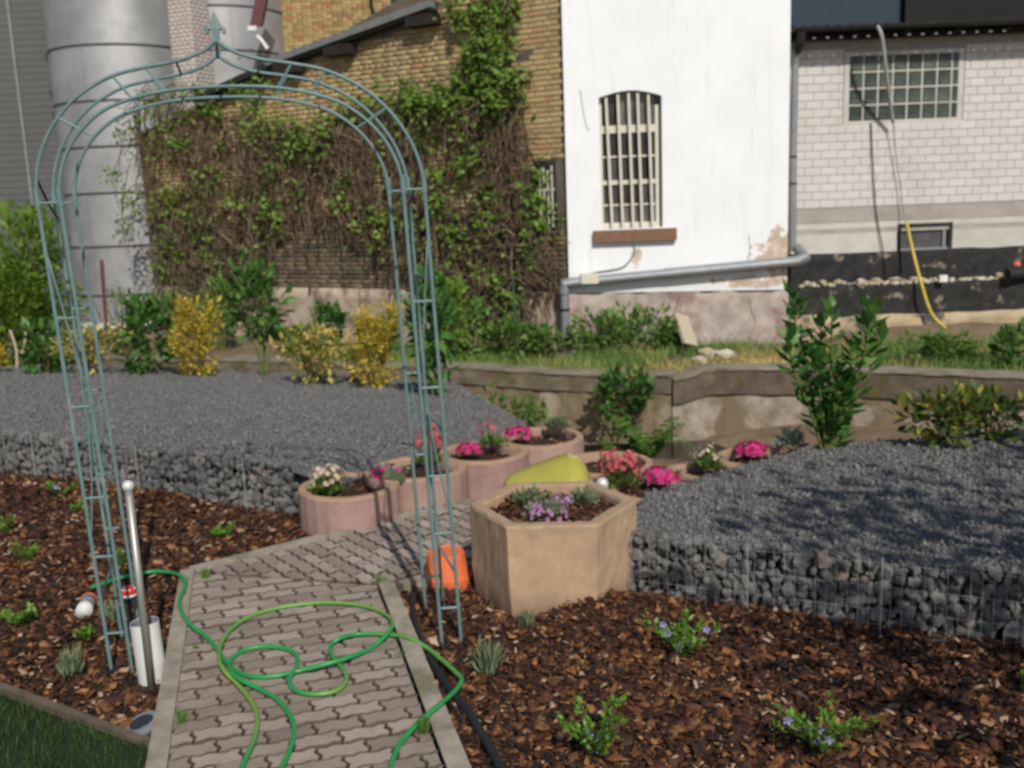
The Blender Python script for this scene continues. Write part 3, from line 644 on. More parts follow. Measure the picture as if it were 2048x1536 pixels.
for r_ in range(19):
    z = 1.463+.1245*r_+.0575; x = 4.40-(.13 if r_ % 2 else 0)
    while x < 8.05+(.13 if r_ % 2 == 0 else 0):
        x0, x1 = max(x, 4.36), x+.244
        if z > gz0-.09 and z < gz1+.06 and x1 > gx0-.09 and x0 < gx1+.09:
            if x0 < gx0-.13: x1 = min(x1, gx0-.085)
            elif x1 > gx1+.13: x0 = max(x0, gx1+.085)
            else: x += .25; continue
        l = round((x1-x0)/2+.0005, 4)
        if l > .02:
            if l not in bm_cache: bm_cache[l] = block_mesh(l)
            link('wall_block', bm_cache[l], ws, ((x0+x1)/2, BY, z+R(-.001, .001)))
        x += .25
lst = [(8.42+.25*i-(.125 if r_ % 2 else 0), 1.5205+.1245*r_) for r_ in range(19) for i in range(5)]; n = len(lst)
bv = block_mesh(.122); V_ = np.array([v.co[:] for v in bv.vertices]); F_ = [tuple(p.vertices) for p in bv.polygons]
scatter('far_blocks', V_, F_, np.array([(x, BY, z) for x, z in lst]), np.repeat(np.eye(3)[None], n, 0), np.ones((n, 3)), M['ksblock'], ws)
gw = link('glass_block_window', mesh('glass_block_window', [(gx0-.07, BY-.003, gz0-.07), (gx1+.07, BY-.003, gz0-.07), (gx1+.07, BY-.003, gz1+.05), (gx0-.07, BY-.003, gz1+.05)], [(0, 1, 2, 3)], M['conclight']), ws)
gp = (gx1-gx0)/7.5; gh = (gz1-gz0)/4
def gblock(w, h):
    m_ = MB(); w -= .012; h -= .012; V = [(-w, .0, -h), (w, 0, -h), (w, 0, h), (-w, 0, h)]; V += [(x*.86, -.012, z*.86) for x, y, z in V]; V += [(x*.45, -.006, z*.45) for x, y, z in V[:4]]
    m_.add(V, [(0, 1, 5, 4), (1, 2, 6, 5), (2, 3, 7, 6), (3, 0, 4, 7), (4, 5, 9, 8), (5, 6, 10, 9), (6, 7, 11, 10), (7, 4, 8, 11), (8, 9, 10, 11)]); return mesh('glass_block', m_.V, m_.F, M['glassblock'], False)
ga, gb = gblock(gp/2, gh/2), gblock(gp/4, gh/2)
for j in range(4):
    for i in range(8):
        w_ = gp if i < 7 else gp/2; o = link('glass_block', ga if i < 7 else gb, gw, (gx0+i*gp+w_/2, BY-.005, gz0+(j+.5)*gh)); o.rotation_euler = (R(-.01, .01), 0, R(-.01, .01))
for z, h, mt, pr in ((1.335, .107, 'concband', .012), (1.175, .05, 'conclight', .010), (1.09, .032, 'concband', .014)): MB().box((BX0, BY-pr, z-h), (BX1, BY+.2, z+h-.003)).build('concrete_band', M[mt], ws)
cw0, cw1, cz0, cz1 = 6.17, 6.92, .735, 1.17
MB().box((BX0, BY-.012, .70), (cw0-.06, BY+.2, 1.055)).build('concrete_band', M['conclight'], ws); MB().box((cw1+.06, BY-.012, .70), (BX1, BY+.2, 1.055)).build('concrete_band', M['conclight'], ws)
MB().box((cw0-.058, BY-.006, .70), (cw1+.058, BY+.2, .725)).build('concrete_band', M['conclight'], ws)
cwin = link('cellar_window', mesh('cellar_window', [(cw0, BY+.03, cz0), (cw1, BY+.03, cz0), (cw1, BY+.03, cz1-.05), (cw0, BY+.03, cz1-.05)], [(0, 1, 2, 3)], mat('cellarpane', (.10, .10, .10), (.055, .055, .058), 4, .4)), ws)
f = MB(); 
f.box((cw0-.055, BY-.022, cz0-.005), (cw0, BY+.1, cz1)); f.box((cw1, BY-.022, cz0-.005), (cw1+.055, BY+.1, cz1)); f.box((cw0-.05, BY-.026, cz1-.06), (cw1+.05, BY+.1, cz1-.002)); f.build('window_frame', M['zincdark'], cwin)
f = MB(); f.box((cw0+.002, BY-.01, cz0), (cw1-.002, BY+.025, cz0+.05)); f.box((cw1-.09, BY-.008, cz0+.052), (cw1-.05, BY+.025, cz1-.065)); f.build('sash', M['zinc'], cwin)
def rough_slab(name, x0, x1, y, z0, z1, dep, mt, top=.0, amp=.012):
    V = []; F = []; nx, nz = 60, 6
    for j in range(nz+1):
        for i in range(nx+1):
            x = x0+(x1-x0)*i/nx; V.append((x, y+amp*float(vnoise(x, j*.2+z0, 6)), z0+(z1-z0)*j/nz+(top*float(vnoise(x, z1, 2.5)) if j == nz else 0)))
    for i in range(nx+1): V.append((x0+(x1-x0)*i/nx, y+dep, z1+top*.5))
    for j in range(nz+1):
        for i in range(nx): a = j*(nx+1)+i; F.append((a, a+1, a+nx+2, a+nx+1))
    return link(name, mesh(name, V, F, mt, True), ws)
rough_slab('tar_band', BX0, BX1, BY-.03, .28, .755, .2, M['tar'], .012)
rough_slab('footing_ledge', BX0+.02, BX1, BY-.36, -.24, .27, .4, M['tar'], .02, .03)
rough_slab('foundation', BX0+.02, BX1, BY-.45, -1.0, -.20, .3, mat('sandyfooting', (.46, .37, .24), (.33, .26, .16), 4, .95, .8, 18, c3=(.06, .055, .05), scale3=1.8, thr3=(.55, .65)), .07, .05)
# roof: corrugated sheet, gutter, rafters
V = []; F = []; n = 132
for i in range(n+1):
    x = 4.28+(9.6-4.28)*i/n; z = .028*math.sin(2*math.pi*x/.177); V += [(x, BY-.42, 4.10+z), (x, BY+4, 4.35+z), (x, BY-.42, 4.092+z), (x, BY+4, 4.34+z)]
for i in range(n): a = 4*i; F += [(a, a+4, a+5, a+1), (a+2, a+3, a+7, a+6), (a, a+2, a+6, a+4)]
link('roof', mesh('roof', V, F, M['rooffib'], False), ws)
MB().box((4.28, BY-.18, 3.95), (9.6, BY+.3, 4.03)).build('eaves_beam', M['wood'], ws)
for x in np.arange(4.5, 9.6, .75): MB().box((x, BY-.38, 3.97), (x+.07, BY-.18, 4.05)).build('rafter', M['wood'], ws)
V = []; F = []
for x in (4.30, 9.6):
    for k in range(9): a = math.pi+math.pi*k/8; V.append((x, BY-.46+.065*math.cos(a), 4.085+.065*math.sin(a)))
F = [(k, k+1, k+10, k+9) for k in range(8)]; gut = link('gutter', mesh('gutter', V, F, M['zincdark'], True), ws)
for i, x in enumerate(np.arange(4.62, 7.6, .20)):
    o = MB().box((x, BY-.40, 3.93), (x+.04, BY-.37, 3.955)).build('sunlight_dot', M['zinc'], ws)  # pale blocks standing in for dots of sunlight under the corrugated edge
MB().tube([(4.42, BY-.50, 4.02), (4.42, BY-.46, 3.90), (4.43, BY-.30, 3.78)], .062, 10).build('gutter_outlet', M['zincdark'], ws)
rw = thing('downpipe', 'grey downpipe running down the corner between white wall and block workshop', 'pipe', (4.36, BY-.1, .7))
pipe(rw, 'pipe_run', [(4.40, BY-.28, 3.82), (4.415, BY-.22, 3.6), (4.42, BY-.17, 2.2)], .055, M['zinc']); pipe(rw, 'pipe_run', [(4.42, BY-.17, 2.22), (4.43, BY-.17, .82)], .058, M['zinc'])
for z in (1.85, 2.25): pipe(rw, 'pipe_clip', [(4.42, BY-.17, z-.012), (4.42, BY-.17, z+.012)], .066, M['zincdark'])
# what stands behind the workshop
bb = thing('tall_shed', 'tall shed with a blue grey panel behind the workshop roof, right part blackened for vignetting', 'shed', (4, 24, -.6))
MB().box((4.0, 24.0, -.7), (9.28, 30, 14)).build('cladding', M['bluepanel'], bb); MB().box((9.29, 23.8, -.7), (22, 30, 14)).build('cladding', M['vignettepanel'], bb)
# cables hanging on the workshop
def hang(name, label, cat, pts, r, mt, y, root=None, part=None):
    P = smooth_path([YP(u, v, y+dy) for u, v, dy in pts], 5); mb = MB().tube(P, r, 6)
    if root is None:
        o = mb.build(name, mt, None, True); return tag(o, label, cat)
    return mb.build(part, mt, root, True)
hang('cable', 'thin dark cable hanging below the glass block window into the tar band', 'cable', [(1742, 245, -.03), (1746, 330, -.04), (1752, 420, -.04), (1766, 500, -.06), (1774, 558, -.08)], .009, M['black'], BY)
hz = thing('yellow_hose', 'long hose hanging off the workshop roof with a thick yellow lower end', 'hose', (7.2, BY-.5, -.5))
hang('', '', '', [(1755, 52, -.60), (1764, 75, -.64), (1772, 140, -.5), (1780, 200, -.3), (1786, 245, -.14)], .026, mat('palehose', (.36, .38, .34), (.3, .32, .28), 8, .6), BY, hz, 'upper_hose')
hang('', '', '', [(1786, 243, -.14), (1792, 310, -.1), (1800, 370, -.08), (1808, 430, -.12), (1814, 448, -.18)], .008, M['zinc'], BY, hz, 'thin_line')
hang('', '', '', [(1813, 444, -.2), (1825, 500, -.3), (1842, 565, -.5), (1862, 625, -.6), (1890, 655, -.7), (1915, 667, -.75), (1942, 675, -.8)], .024, mat('yellowhose', (.62, .46, .07), (.5, .37, .06), 6, .45), BY, hz, 'lower_hose')
p = YP(1886, 557, BY-.45); tag(MB().box(p-[.06, .03, .05], p+[.06, .03, .05]).add([(p[0]-.045, p[1]-.034, p[2]-.035), (p[0]-.01, p[1]-.034, p[2]-.035), (p[0]-.01, p[1]-.034, p[2]+.035), (p[0]-.045, p[1]-.034, p[2]+.035)], [(0, 1, 2, 3)]).build('junction_box', M['whitepaint']), 'small white box standing on the tarred ledge right of the yellow hose', 'box')
st = thing('pipe_stub', 'dark pipe stub with orange cap lying on the ledge at the right edge', 'pipe', YP(2035, 548, BY-.4))
p = YP(2015, 548, BY-.5); MB().tube([p, p+[.6, .1, .02]], .085, 12).build('pipe_end', M['black'], st)
p = YP(2034, 529, BY-.5); MB().lathe([(.0, -.03), (.05, -.02), (.055, .01), (.03, .035), (0, .04)], p, 10, False, False).build('cap', M['orange'], st)
n = 210; px_ = np.where(rng.random(n) < .75, rng.uniform(4.5, 6.7, n), rng.uniform(6.7, 8.4, n)); sz = rng.uniform(.02, .055, n)
scatter('rubble_layer', ICO_V*np.array([1.2, .9, .6])+rng.normal(size=(12, 3))*.14, ICO_F, np.column_stack([px_, BY-rng.uniform(.08, .37, n), .265+sz*.35]), yawrot(n, .3), np.column_stack([sz, sz, sz]), M['rubble'], ws)
ORD = 'first second third fourth fifth sixth seventh eighth'.split()
for i, x in enumerate((4.62, 4.86, 5.12, 5.45, 5.72, 6.02, 6.35, 7.62)):
    v = ICO_V*(1+rng.normal(size=(12, 1))*.2)*np.array([R(.07, .13), .07, R(.045, .075)])
    o = tag(link('rubble_stone', mesh('rubble_stone', v, ICO_F, M['rubble']), None, (x, BY-R(.22, .33), .32)), ORD[i]+' larger rubble stone on the tarred ledge counted from the white wall corner', 'stone', 'rubble stones on the workshop ledge'); o.rotation_euler = (0, 0, R(0, 3))

# ------------------------------------------------------------------ yellow brick outbuilding with creeper
b0 = np.array([.905, 15.30, 0]); bd = np.array([-.861, .509, 0]); bn = np.array([.509, .861, 0]); fo = -bn
def W(t, z, off=0): return b0+bd*t+fo*off+np.array([0, 0, z])
def WP(u, v, off=0):
    q = PLN(u, v, b0+fo*off, bn); return (q-b0)@bd, q[2]
bh = thing('brick_outbuilding', 'yellow brick outbuilding overgrown with creeper under a sloping grey roof verge', 'outbuilding', b0+[0, 0, -.6])
def top_at(t): return float(np.interp(t, [0, 2.1, 2.101, 5.54, 7.12, 9.3], [6, 6, 4.70, 4.16, 3.78, 3.3]))
V = []; F = []
ts = [0, 2.1, 2.1005, 5.54, 7.12, 9.3]
for t in ts: V += [W(t, -1), W(t, top_at(t+(1e-4 if t == 2.1005 else 0)))]
F = [(2*i, 2*i+1, 2*i+3, 2*i+2) for i in range(len(ts)-1)]
k = len(V); V += [W(9.3, -1, -4), W(9.3, 3.3, -4), W(0, -1, -4), W(0, 6, -4)]; F += [(2*len(ts)-2, 2*len(ts)-1, k+1, k), (k, k+1, k+3, k+2)]
link('wall', mesh('wall', V, F, M['brickmortar']), bh)
nwin = (.135, .50, 1.28, 2.33)                       # narrow barred window (t0, t1, z0, z1)
BRV = np.array([(-.5, 0, -.5), (.5, 0, -.5), (.5, 0, .5), (-.5, 0, .5), (-.47, 1, -.42), (.47, 1, -.42), (.47, 1, .42), (-.47, 1, .42)])
BRF = [(4, 5, 6, 7), (0, 1, 5, 4), (1, 2, 6, 5), (2, 3, 7, 6), (3, 0, 4, 7)]
BROT = np.column_stack([bd, fo, [0, 0, 1]])
single = []; bulk = []; dark = []
for r_ in range(74):
    z = .345+.077*(r_+.5); t = -.03+(.065 if r_ % 2 else 0); header = (r_ % 2 == 1)
    while t < 9.2:
        l = .24 if not header else .115
        if r_ % 4 == 1 and t > .2: l = .24
        t0, t1 = t, t+l; tc = (t0+t1)/2; t = t1+.011
        if z > top_at(tc)-.07: continue
        if t1 > nwin[0]-.01 and t0 < nwin[1]+.01 and nwin[2]-.03 < z < nwin[3]+.03: continue
        if abs(tc-.62) < .07 and abs(z-3.88) < .05: continue      # the knocked-out brick
        rec = (tc, z, l)
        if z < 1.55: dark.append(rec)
        elif z < 6.0: (single if tc < 1.75 and 2.45 < z < 4.7 else bulk).append(rec)
single.sort(key=lambda q: q[0]); bulk += single[300:]; single = single[:300]
bc = {}
for tc, z, l in single:
    if l not in bc: bc[l] = mesh('brick', [(BROT@(v*np.array([l, .011, .066]))) for v in BRV], BRF, M['brick'])
    link('brick', bc[l], bh, W(tc+R(-.003, .003), z, R(-.004, .002)))
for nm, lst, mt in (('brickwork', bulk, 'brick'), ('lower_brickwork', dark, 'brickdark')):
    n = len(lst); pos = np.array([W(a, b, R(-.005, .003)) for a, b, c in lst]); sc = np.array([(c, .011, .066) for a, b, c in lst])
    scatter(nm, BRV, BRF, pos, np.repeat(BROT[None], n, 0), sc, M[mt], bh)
w_ = MB(); t0, t1, z0, z1 = nwin
V = [W(t0, z0, .002), W(t1, z0, .002), W(t1, z1, .002), W(t0, z1, .002)]; wn_ = link('barred_window', mesh('barred_window', V, [(0, 1, 2, 3)], M['glassdark']), bh)
for t in (.20, .27, .34, .41): 
    MB().obox(W(t, (z0+z1)/2-R(0, .1), .02), bd*.011, fo*.008, (0, 0, .46)).build('window_bar', M['cream'], wn_)
for z in (1.55, 1.9): MB().obox(W((t0+t1)/2, z, .012), bd*.16, fo*.004, (0, 0, .012)).build('glazing_bar', M['cream'], wn_)
V = []; F = []; nx = 70                                # light stone footing course
for j in range(8):
    for i in range(nx+1):
        t = -.05+9.3*i/nx; V.append(W(t, -1+(1.335)*j/7, .07+.03*float(vnoise(t, j*.2, 4))))
for i in range(nx+1): V.append(W(-.05+9.3*i/nx, .345, .0))
for j in range(8):
    for i in range(nx): a = j*(nx+1)+i; F.append((a, a+1, a+nx+2, a+nx+1))
link('plinth', mesh('plinth', V, F, M['stoneplinth'], True), bh)
va, vb = W(2.12, 4.80, .10), W(5.62, 4.25, .10); vd = (vb-va)/np.linalg.norm(vb-va); up = np.array([0, 0, 1.])
for off, h, mt, nm in ((.14, .055, 'verge', 'verge_board'), (.10, .02, 'zincdark', 'verge_trim')):
    MB().obox((va+vb)/2+up*(0 if nm == 'verge_board' else -.085), (vb-va)/2, fo*off, up*h).build(nm, M[mt], bh)
V = [va+up*.05, vb+up*.05, vb-fo*4+up*.05, va-fo*4+up*.05]; V += [np.array(v)-up*.09+fo*0 for v in V]
link('roof', mesh('roof', V, [(0, 1, 2, 3), (7, 6, 5, 4), (0, 4, 5, 1), (1, 5, 6, 2), (2, 6, 7, 3), (3, 7, 4, 0)], M['rooffib']), bh)
vc = W(7.4, 3.86, .10); MB().obox((vb+vc)/2-up*.06, (vc-vb)/2, fo*.16, up*.05).build('verge_board', M['zincdark'], bh)
for t in (2.35, 4.05, 5.2): MB().obox(W(t, float(np.interp(t, [2.1, 5.6], [4.62, 4.06])), .12), bd*.28, fo*.10, (0, 0, .08)).build('purlin_end', M['wood'], bh)

# upper brick house far behind
UY = 26.0; ux0 = -5.80
ub = thing('brick_house', 'tall yellow and red brick house rising behind the outbuilding roof', 'house', (ux0, UY, -.6))
MB().box((ux0, UY+.006, -.8), (4, UY+8, 12)).build('wall', M['brickmortar'], ub)
lst = []
for r_ in range(48):
    z = 4.2+.077*(r_+.5); x = ux0+(.06 if r_ % 2 else 0)+.06
    while x < -.4:
        lst.append((x, z)); x += .125 if r_ % 2 else .25
n = len(lst); pos = np.array([(x, UY, z) for x, z in lst]); rot = np.repeat(np.array([[1, 0, 0], [0, -1., 0], [0, 0, 1]])[None], n, 0)
scatter('brickwork', BRV, BRF, pos, rot, np.column_stack([[.115 if int(round((z-4.2)/.077-.5)) % 2 else .24 for x, z in lst], np.full(n, .012), np.full(n, .066)]), M['brickup'], ub)
p, q = YP(782, 22, UY), YP(858, -40, UY); uw = link('window', mesh('window', [(p[0], UY-.02, p[2]), (q[0], UY-.02, p[2]), (q[0], UY-.02, q[2]), (p[0], UY-.02, q[2])], [(0, 1, 2, 3)], M['glassdark']), ub)
MB().box((p[0]-.06, UY-.05, p[2]-.07), (q[0]+.06, UY-.015, p[2]-.002)).build('window_frame', M['wood'], uw)
MB().tube([YP(740, -40, UY-.06), YP(742, 5, UY-.06), YP(750, 42, UY-.06)], .045, 6).build('cable_pipe', M['zincdark'], ub)
ev_ = thing('eaves_downpipe', 'reddish brown eaves board with white gutter end left of the tall brick house', 'eaves', YP(517, 40, 24))
a, b = YP(535, -60, 24), YP(513, 52, 24); MB().obox((a+b)/2, (a-b)/2, (.13, 0, 0), (0, .1, 0)).build('fascia_board', M['redpaint'], ev_)
a = YP(505, 57, 23.9); MB().box(a-[.10, .05, .05], a+[.10, .05, .05]).build('gutter_end', M['whitepaint'], ev_)
MB().tube([YP(514, 72, 24), YP(524, 82, 24), YP(535, 98, 24)], .045, 8).build('drain_spout', M['whitepaint'], ev_)

# ------------------------------------------------------------------ silos, tile pillar, grey hall
def silo(label, cx, cy, r, z0, joints, base):
    root = thing('silo', label, 'silo', (cx, cy, z0), 'galvanised steel silos')
    for a, b in zip(joints[:-1], joints[1:]):
        m_ = MB(); m_.lathe([(r, a+.02), (r*1.002, (a+b)/2), (r, b-.02)], (cx, cy, 0), 64, False, False); m_.build('shell_ring', M['galv'], root, True)
        m_ = MB(); m_.lathe([(r-.01, b-.022), (r+.018, b-.02), (r+.018, b+.018), (r-.01, b+.022)], (cx, cy, 0), 64, False, False); m_.build('flange', M['galvdark'], root, False); a_ = -math.pi/2+R(-.6, .5); MB().obox((cx+math.cos(a_)*r*1.001, cy+math.sin(a_)*r*1.001, (a+b)/2), (-math.sin(a_)*.02, math.cos(a_)*.02, 0), (math.cos(a_)*.006, math.sin(a_)*.006, 0), (0, 0, (b-a)/2-.025)).build('seam', M['galv'], root)
    if base: MB().lathe([(r+.06, z0-.5), (r+.05, joints[0]+.02)], (cx, cy, 0), 48).build('base', M['conclight'], root, True)
    return root
jz = [YP(240, v, 22.9-1.4)[2] for v in (648, 590, 492, 385, 292, 200, 88)]; jz = jz+[jz[-1]+1.15*(i+1) for i in range(4)]
s1 = silo('wide galvanised steel silo left of the pale tiled pillar', -8.28, 22.9, 1.50, jz[0]-.1, jz, True)
for z in (5.1, 4.35, 3.9): MB().box((-9.86, 22.6, z), (-9.7, 22.75, z+.14)).build('bracket', M['galvdark'], s1)
jz2 = [YP(470, v, 24.6)[2] for v in (300, 192, 98, 8)]; jz2 = [jz2[0]-3.2, jz2[0]-2.1, jz2[0]-1]+jz2+[jz2[-1]+1.1*(i+1) for i in range(4)]
silo('partly hidden galvanised steel silo right of the pale tiled pillar', -6.95, 26.2, 1.62, jz2[0], jz2, False)
pil = thing('tiled_pillar', 'square pale tiled pillar standing between the two steel silos', 'pillar', (-6.3, 21.3, -.6))
pc = np.array([-6.33, 21.45]); th = math.radians(-24); e1 = np.array([math.cos(th), math.sin(th)]); e2 = np.array([-e1[1], e1[0]]); hw = .28
# left face looks to the viewer, right face turns away
f1n = -e2; f2n = e1
MB().obox((*pc, 4.0), (*e1*hw, 0), (*e2*hw, 0), (0, 0, 5.0)).build('core', M['mortar'], pil)
pos = []; rot = []; sc = []
for nrm, tan in ((f1n, e1), (f2n, e2)):
    for r_ in range(90):
        z = 1.6+.08*r_
        for c_ in range(-4, 4):
            s0 = max(c_*.14+(.07 if r_ % 2 else 0), -hw); s1_ = min(c_*.14+.135+(.07 if r_ % 2 else 0), hw)
            if s1_-s0 < .02: continue
            p = pc+nrm*hw+tan*(s0+s1_)/2; pos.append((*p, z)); rot.append(np.column_stack([(*tan, 0), (*nrm, 0), (0, 0, 1)])); sc.append((s1_-s0, .008, .075))
scatter('tiles', BRV, BRF, np.array(pos), np.array(rot), np.array(sc), M['tilepale'], pil)
hall = thing('grey_hall', 'tall grey corrugated hall at the left edge behind the silo', 'hall', (-14, 27, -.6))
V = []; F = []; zs = np.arange(-.8, 14, .085)
for i, z in enumerate(zs): V += [(-22, 27+(.009 if i % 2 else 0), z), (-11.36, 27+(.009 if i % 2 else 0), z)]
F = [(2*i, 2*i+1, 2*i+3, 2*i+2) for i in range(len(zs)-1)]; k = len(V); V += [(-11.36, 27, -.8), (-11.36, 34, -.8), (-11.36, 34, 14), (-11.36, 27, 14)]; F.append((k, k+1, k+2, k+3))
link('siding', mesh('siding', V, F, M['siding']), hall)
for x in (-11.36, -12.55, -16.2): MB().box((x-.03, 26.95, -.8), (x+.03, 26.985, 14)).build('seam_strip', M['zinc'], hall)
p = G(212, 655, -.4); q = YP(203, 520, p[1]); tag(MB().tube([p-[0, 0, .2], q], .035, 6).build('iron_post', M['rust']), 'thin rusty red iron post standing in front of the wide silo', 'post')

# ------------------------------------------------------------------ creeper on the brick wall
cr = thing('creeper', 'half bare brown creeper with fresh green leaves covering the brick outbuilding wall', 'creeper', W(4.5, -.5, .1))
CPOLY = [(262, 215), (300, 180), (400, 165), (425, 215), (500, 245), (560, 235), (640, 245), (690, 205), (800, 190), (845, 165), (905, 200), (925, 150), (960, 120), (955, -30), (1045, -30), (1030, 150), (1058, 160), (1055, 230), (1068, 330), (1060, 380), (1112, 470), (1120, 540), (1055, 590), (1045, 660), (965, 665), (925, 590), (860, 560), (760, 500), (700, 450), (620, 430), (560, 470), (540, 580), (500, 620), (400, 660), (335, 640), (320, 420), (290, 330)]
def wall_pts(uv, off):
    out = np.zeros((len(uv), 3))
    for i, (u, v) in enumerate(uv): t, z = WP(u, v); out[i] = W(t, z, off[i])
    return out
# woody stems
for u0, v0, u1, v1, r_ in ((395, 640, 375, 230, .05), (505, 600, 480, 300, .03), (965, 600, 985, -30, .055), (1010, 560, 1000, 20, .04), (760, 560, 700, 300, .025), (870, 430, 985, 600, .03), (620, 580, 640, 300, .025), (940, 640, 900, 480, .03)):
    P = []
    for i in range(7):
        f = i/6; t, z = WP(u0+(u1-u0)*f+R(-14, 14), v0+(v1-v0)*f); P.append(W(t, z, R(.06, .14)))
    MB().tube(smooth_path(P, 3), [r_*(1-.6*i/18) for i in range(19)], 6).build('stem', M['stem'], cr, True)
# hanging twigs
uv = sample_poly(CPOLY, 3900); tw = MB()
for u, v in uv:
    if v < 190 and u > 930 and random.random() < .6: continue
    if 560 < u < 820 and v > 400 and random.random() < .55: continue
    if float(vnoise(u*.017, v*.013, 1)) < -.6: continue
    t, z = WP(u, v); off = R(.05, .34); l = R(.25, .95); sw = R(-.25, .25)
    P = [W(t, z, off*.5)]
    for i in range(1, 5): P.append(W(t+sw*i/4*l+R(-.05, .05), z-l*i/4*R(.8, 1.1), off*(.6+.4*i/4)+R(-.04, .04)))
    if random.random() < .25: P = [W(t+R(-.5, .5)*i/4, z+R(-.1, .1), off) for i in range(5)]; P.sort(key=lambda q: q[0])
    tw.tube(P, [R(.006, .011)]*5, 3, False)
for u0, v0, u1, v1 in ((305, 300, 246, 350), (310, 330, 262, 440), (318, 380, 262, 402), (300, 270, 252, 372), (325, 430, 268, 470)):
    (ta, za), (tb_, zb) = WP(u0, v0), WP(u1, v1); tw.tube(smooth_path([W(ta, za, .1), W((ta+tb_)/2, max(za, zb)+.12, .2), W(tb_, zb, .22), W(tb_+.03, zb-.45, .2)], 4), .009, 4, False)
tw.build('twigs', M['twig'], cr, kind='stuff')
cl = [(u, v, R(.1, .24), random.choice((14, 30, 60))) for u, v in sample_poly(CPOLY, 125)]
for (u, v) in [(300, 235), (330, 205), (372, 195), (400, 185), (415, 220), (380, 240), (520, 262), (545, 250), (580, 245), (610, 255), (640, 268), (668, 245), (700, 225), (728, 212), (760, 205), (790, 195), (500, 190), (512, 205), (540, 150), (525, 185)]: cl += [(u, v, .17, 40)]
for (u, v) in [(838, 180), (855, 200), (880, 205), (835, 210), (905, 195), (930, 185), (940, 160), (950, 140), (965, 120), (920, 205), (960, 200), (1030, 170), (1040, 190), (1025, 200), (1045, 160), (1010, 205), (1000, 215), (1035, 215), (985, 30), (1010, 15), (1025, 40), (975, 55), (1000, 75), (1020, 90), (970, 95), (985, 115), (1010, 125), (1030, 10), (960, 20), (915, 20), (930, 40), (985, 150), (1005, 170), (975, 170), (1000, 45)]: cl += [(u, v, .13, 70)]
for (u, v) in [(350, 470), (370, 510), (390, 560), (340, 540), (410, 600), (360, 590), (330, 420), (350, 390), (400, 440), (430, 520), (450, 560), (370, 620), (560, 420), (1080, 390), (1078, 350), (1085, 430), (1080, 510), (1060, 540), (1010, 460), (930, 450), (620, 380), (700, 390), (570, 330), (655, 300), (250, 350), (265, 440), (265, 400)]: cl += [(u, v, .17, 45)]
pos = []
for u, v, rr_, k in cl:
    t, z = WP(u, v); c = W(t, z, R(.08, .32)); pos.append(c+rng.normal(size=(k, 3))*np.array([rr_, rr_*.4, rr_])*.75)
pos = np.vstack(pos); n = len(pos)
d = rng.normal(size=(n, 3))*.8+np.array([0, -.35, -.25]); s = rng.uniform(.055, .135, n)
scatter('leaves', LEAF_V, LEAF_F, pos, frames(d, rng.normal(size=(n, 3))*.6+fo+[0, 0, .7]), np.column_stack([s*1.35, s, s]), M['ivy'], cr)

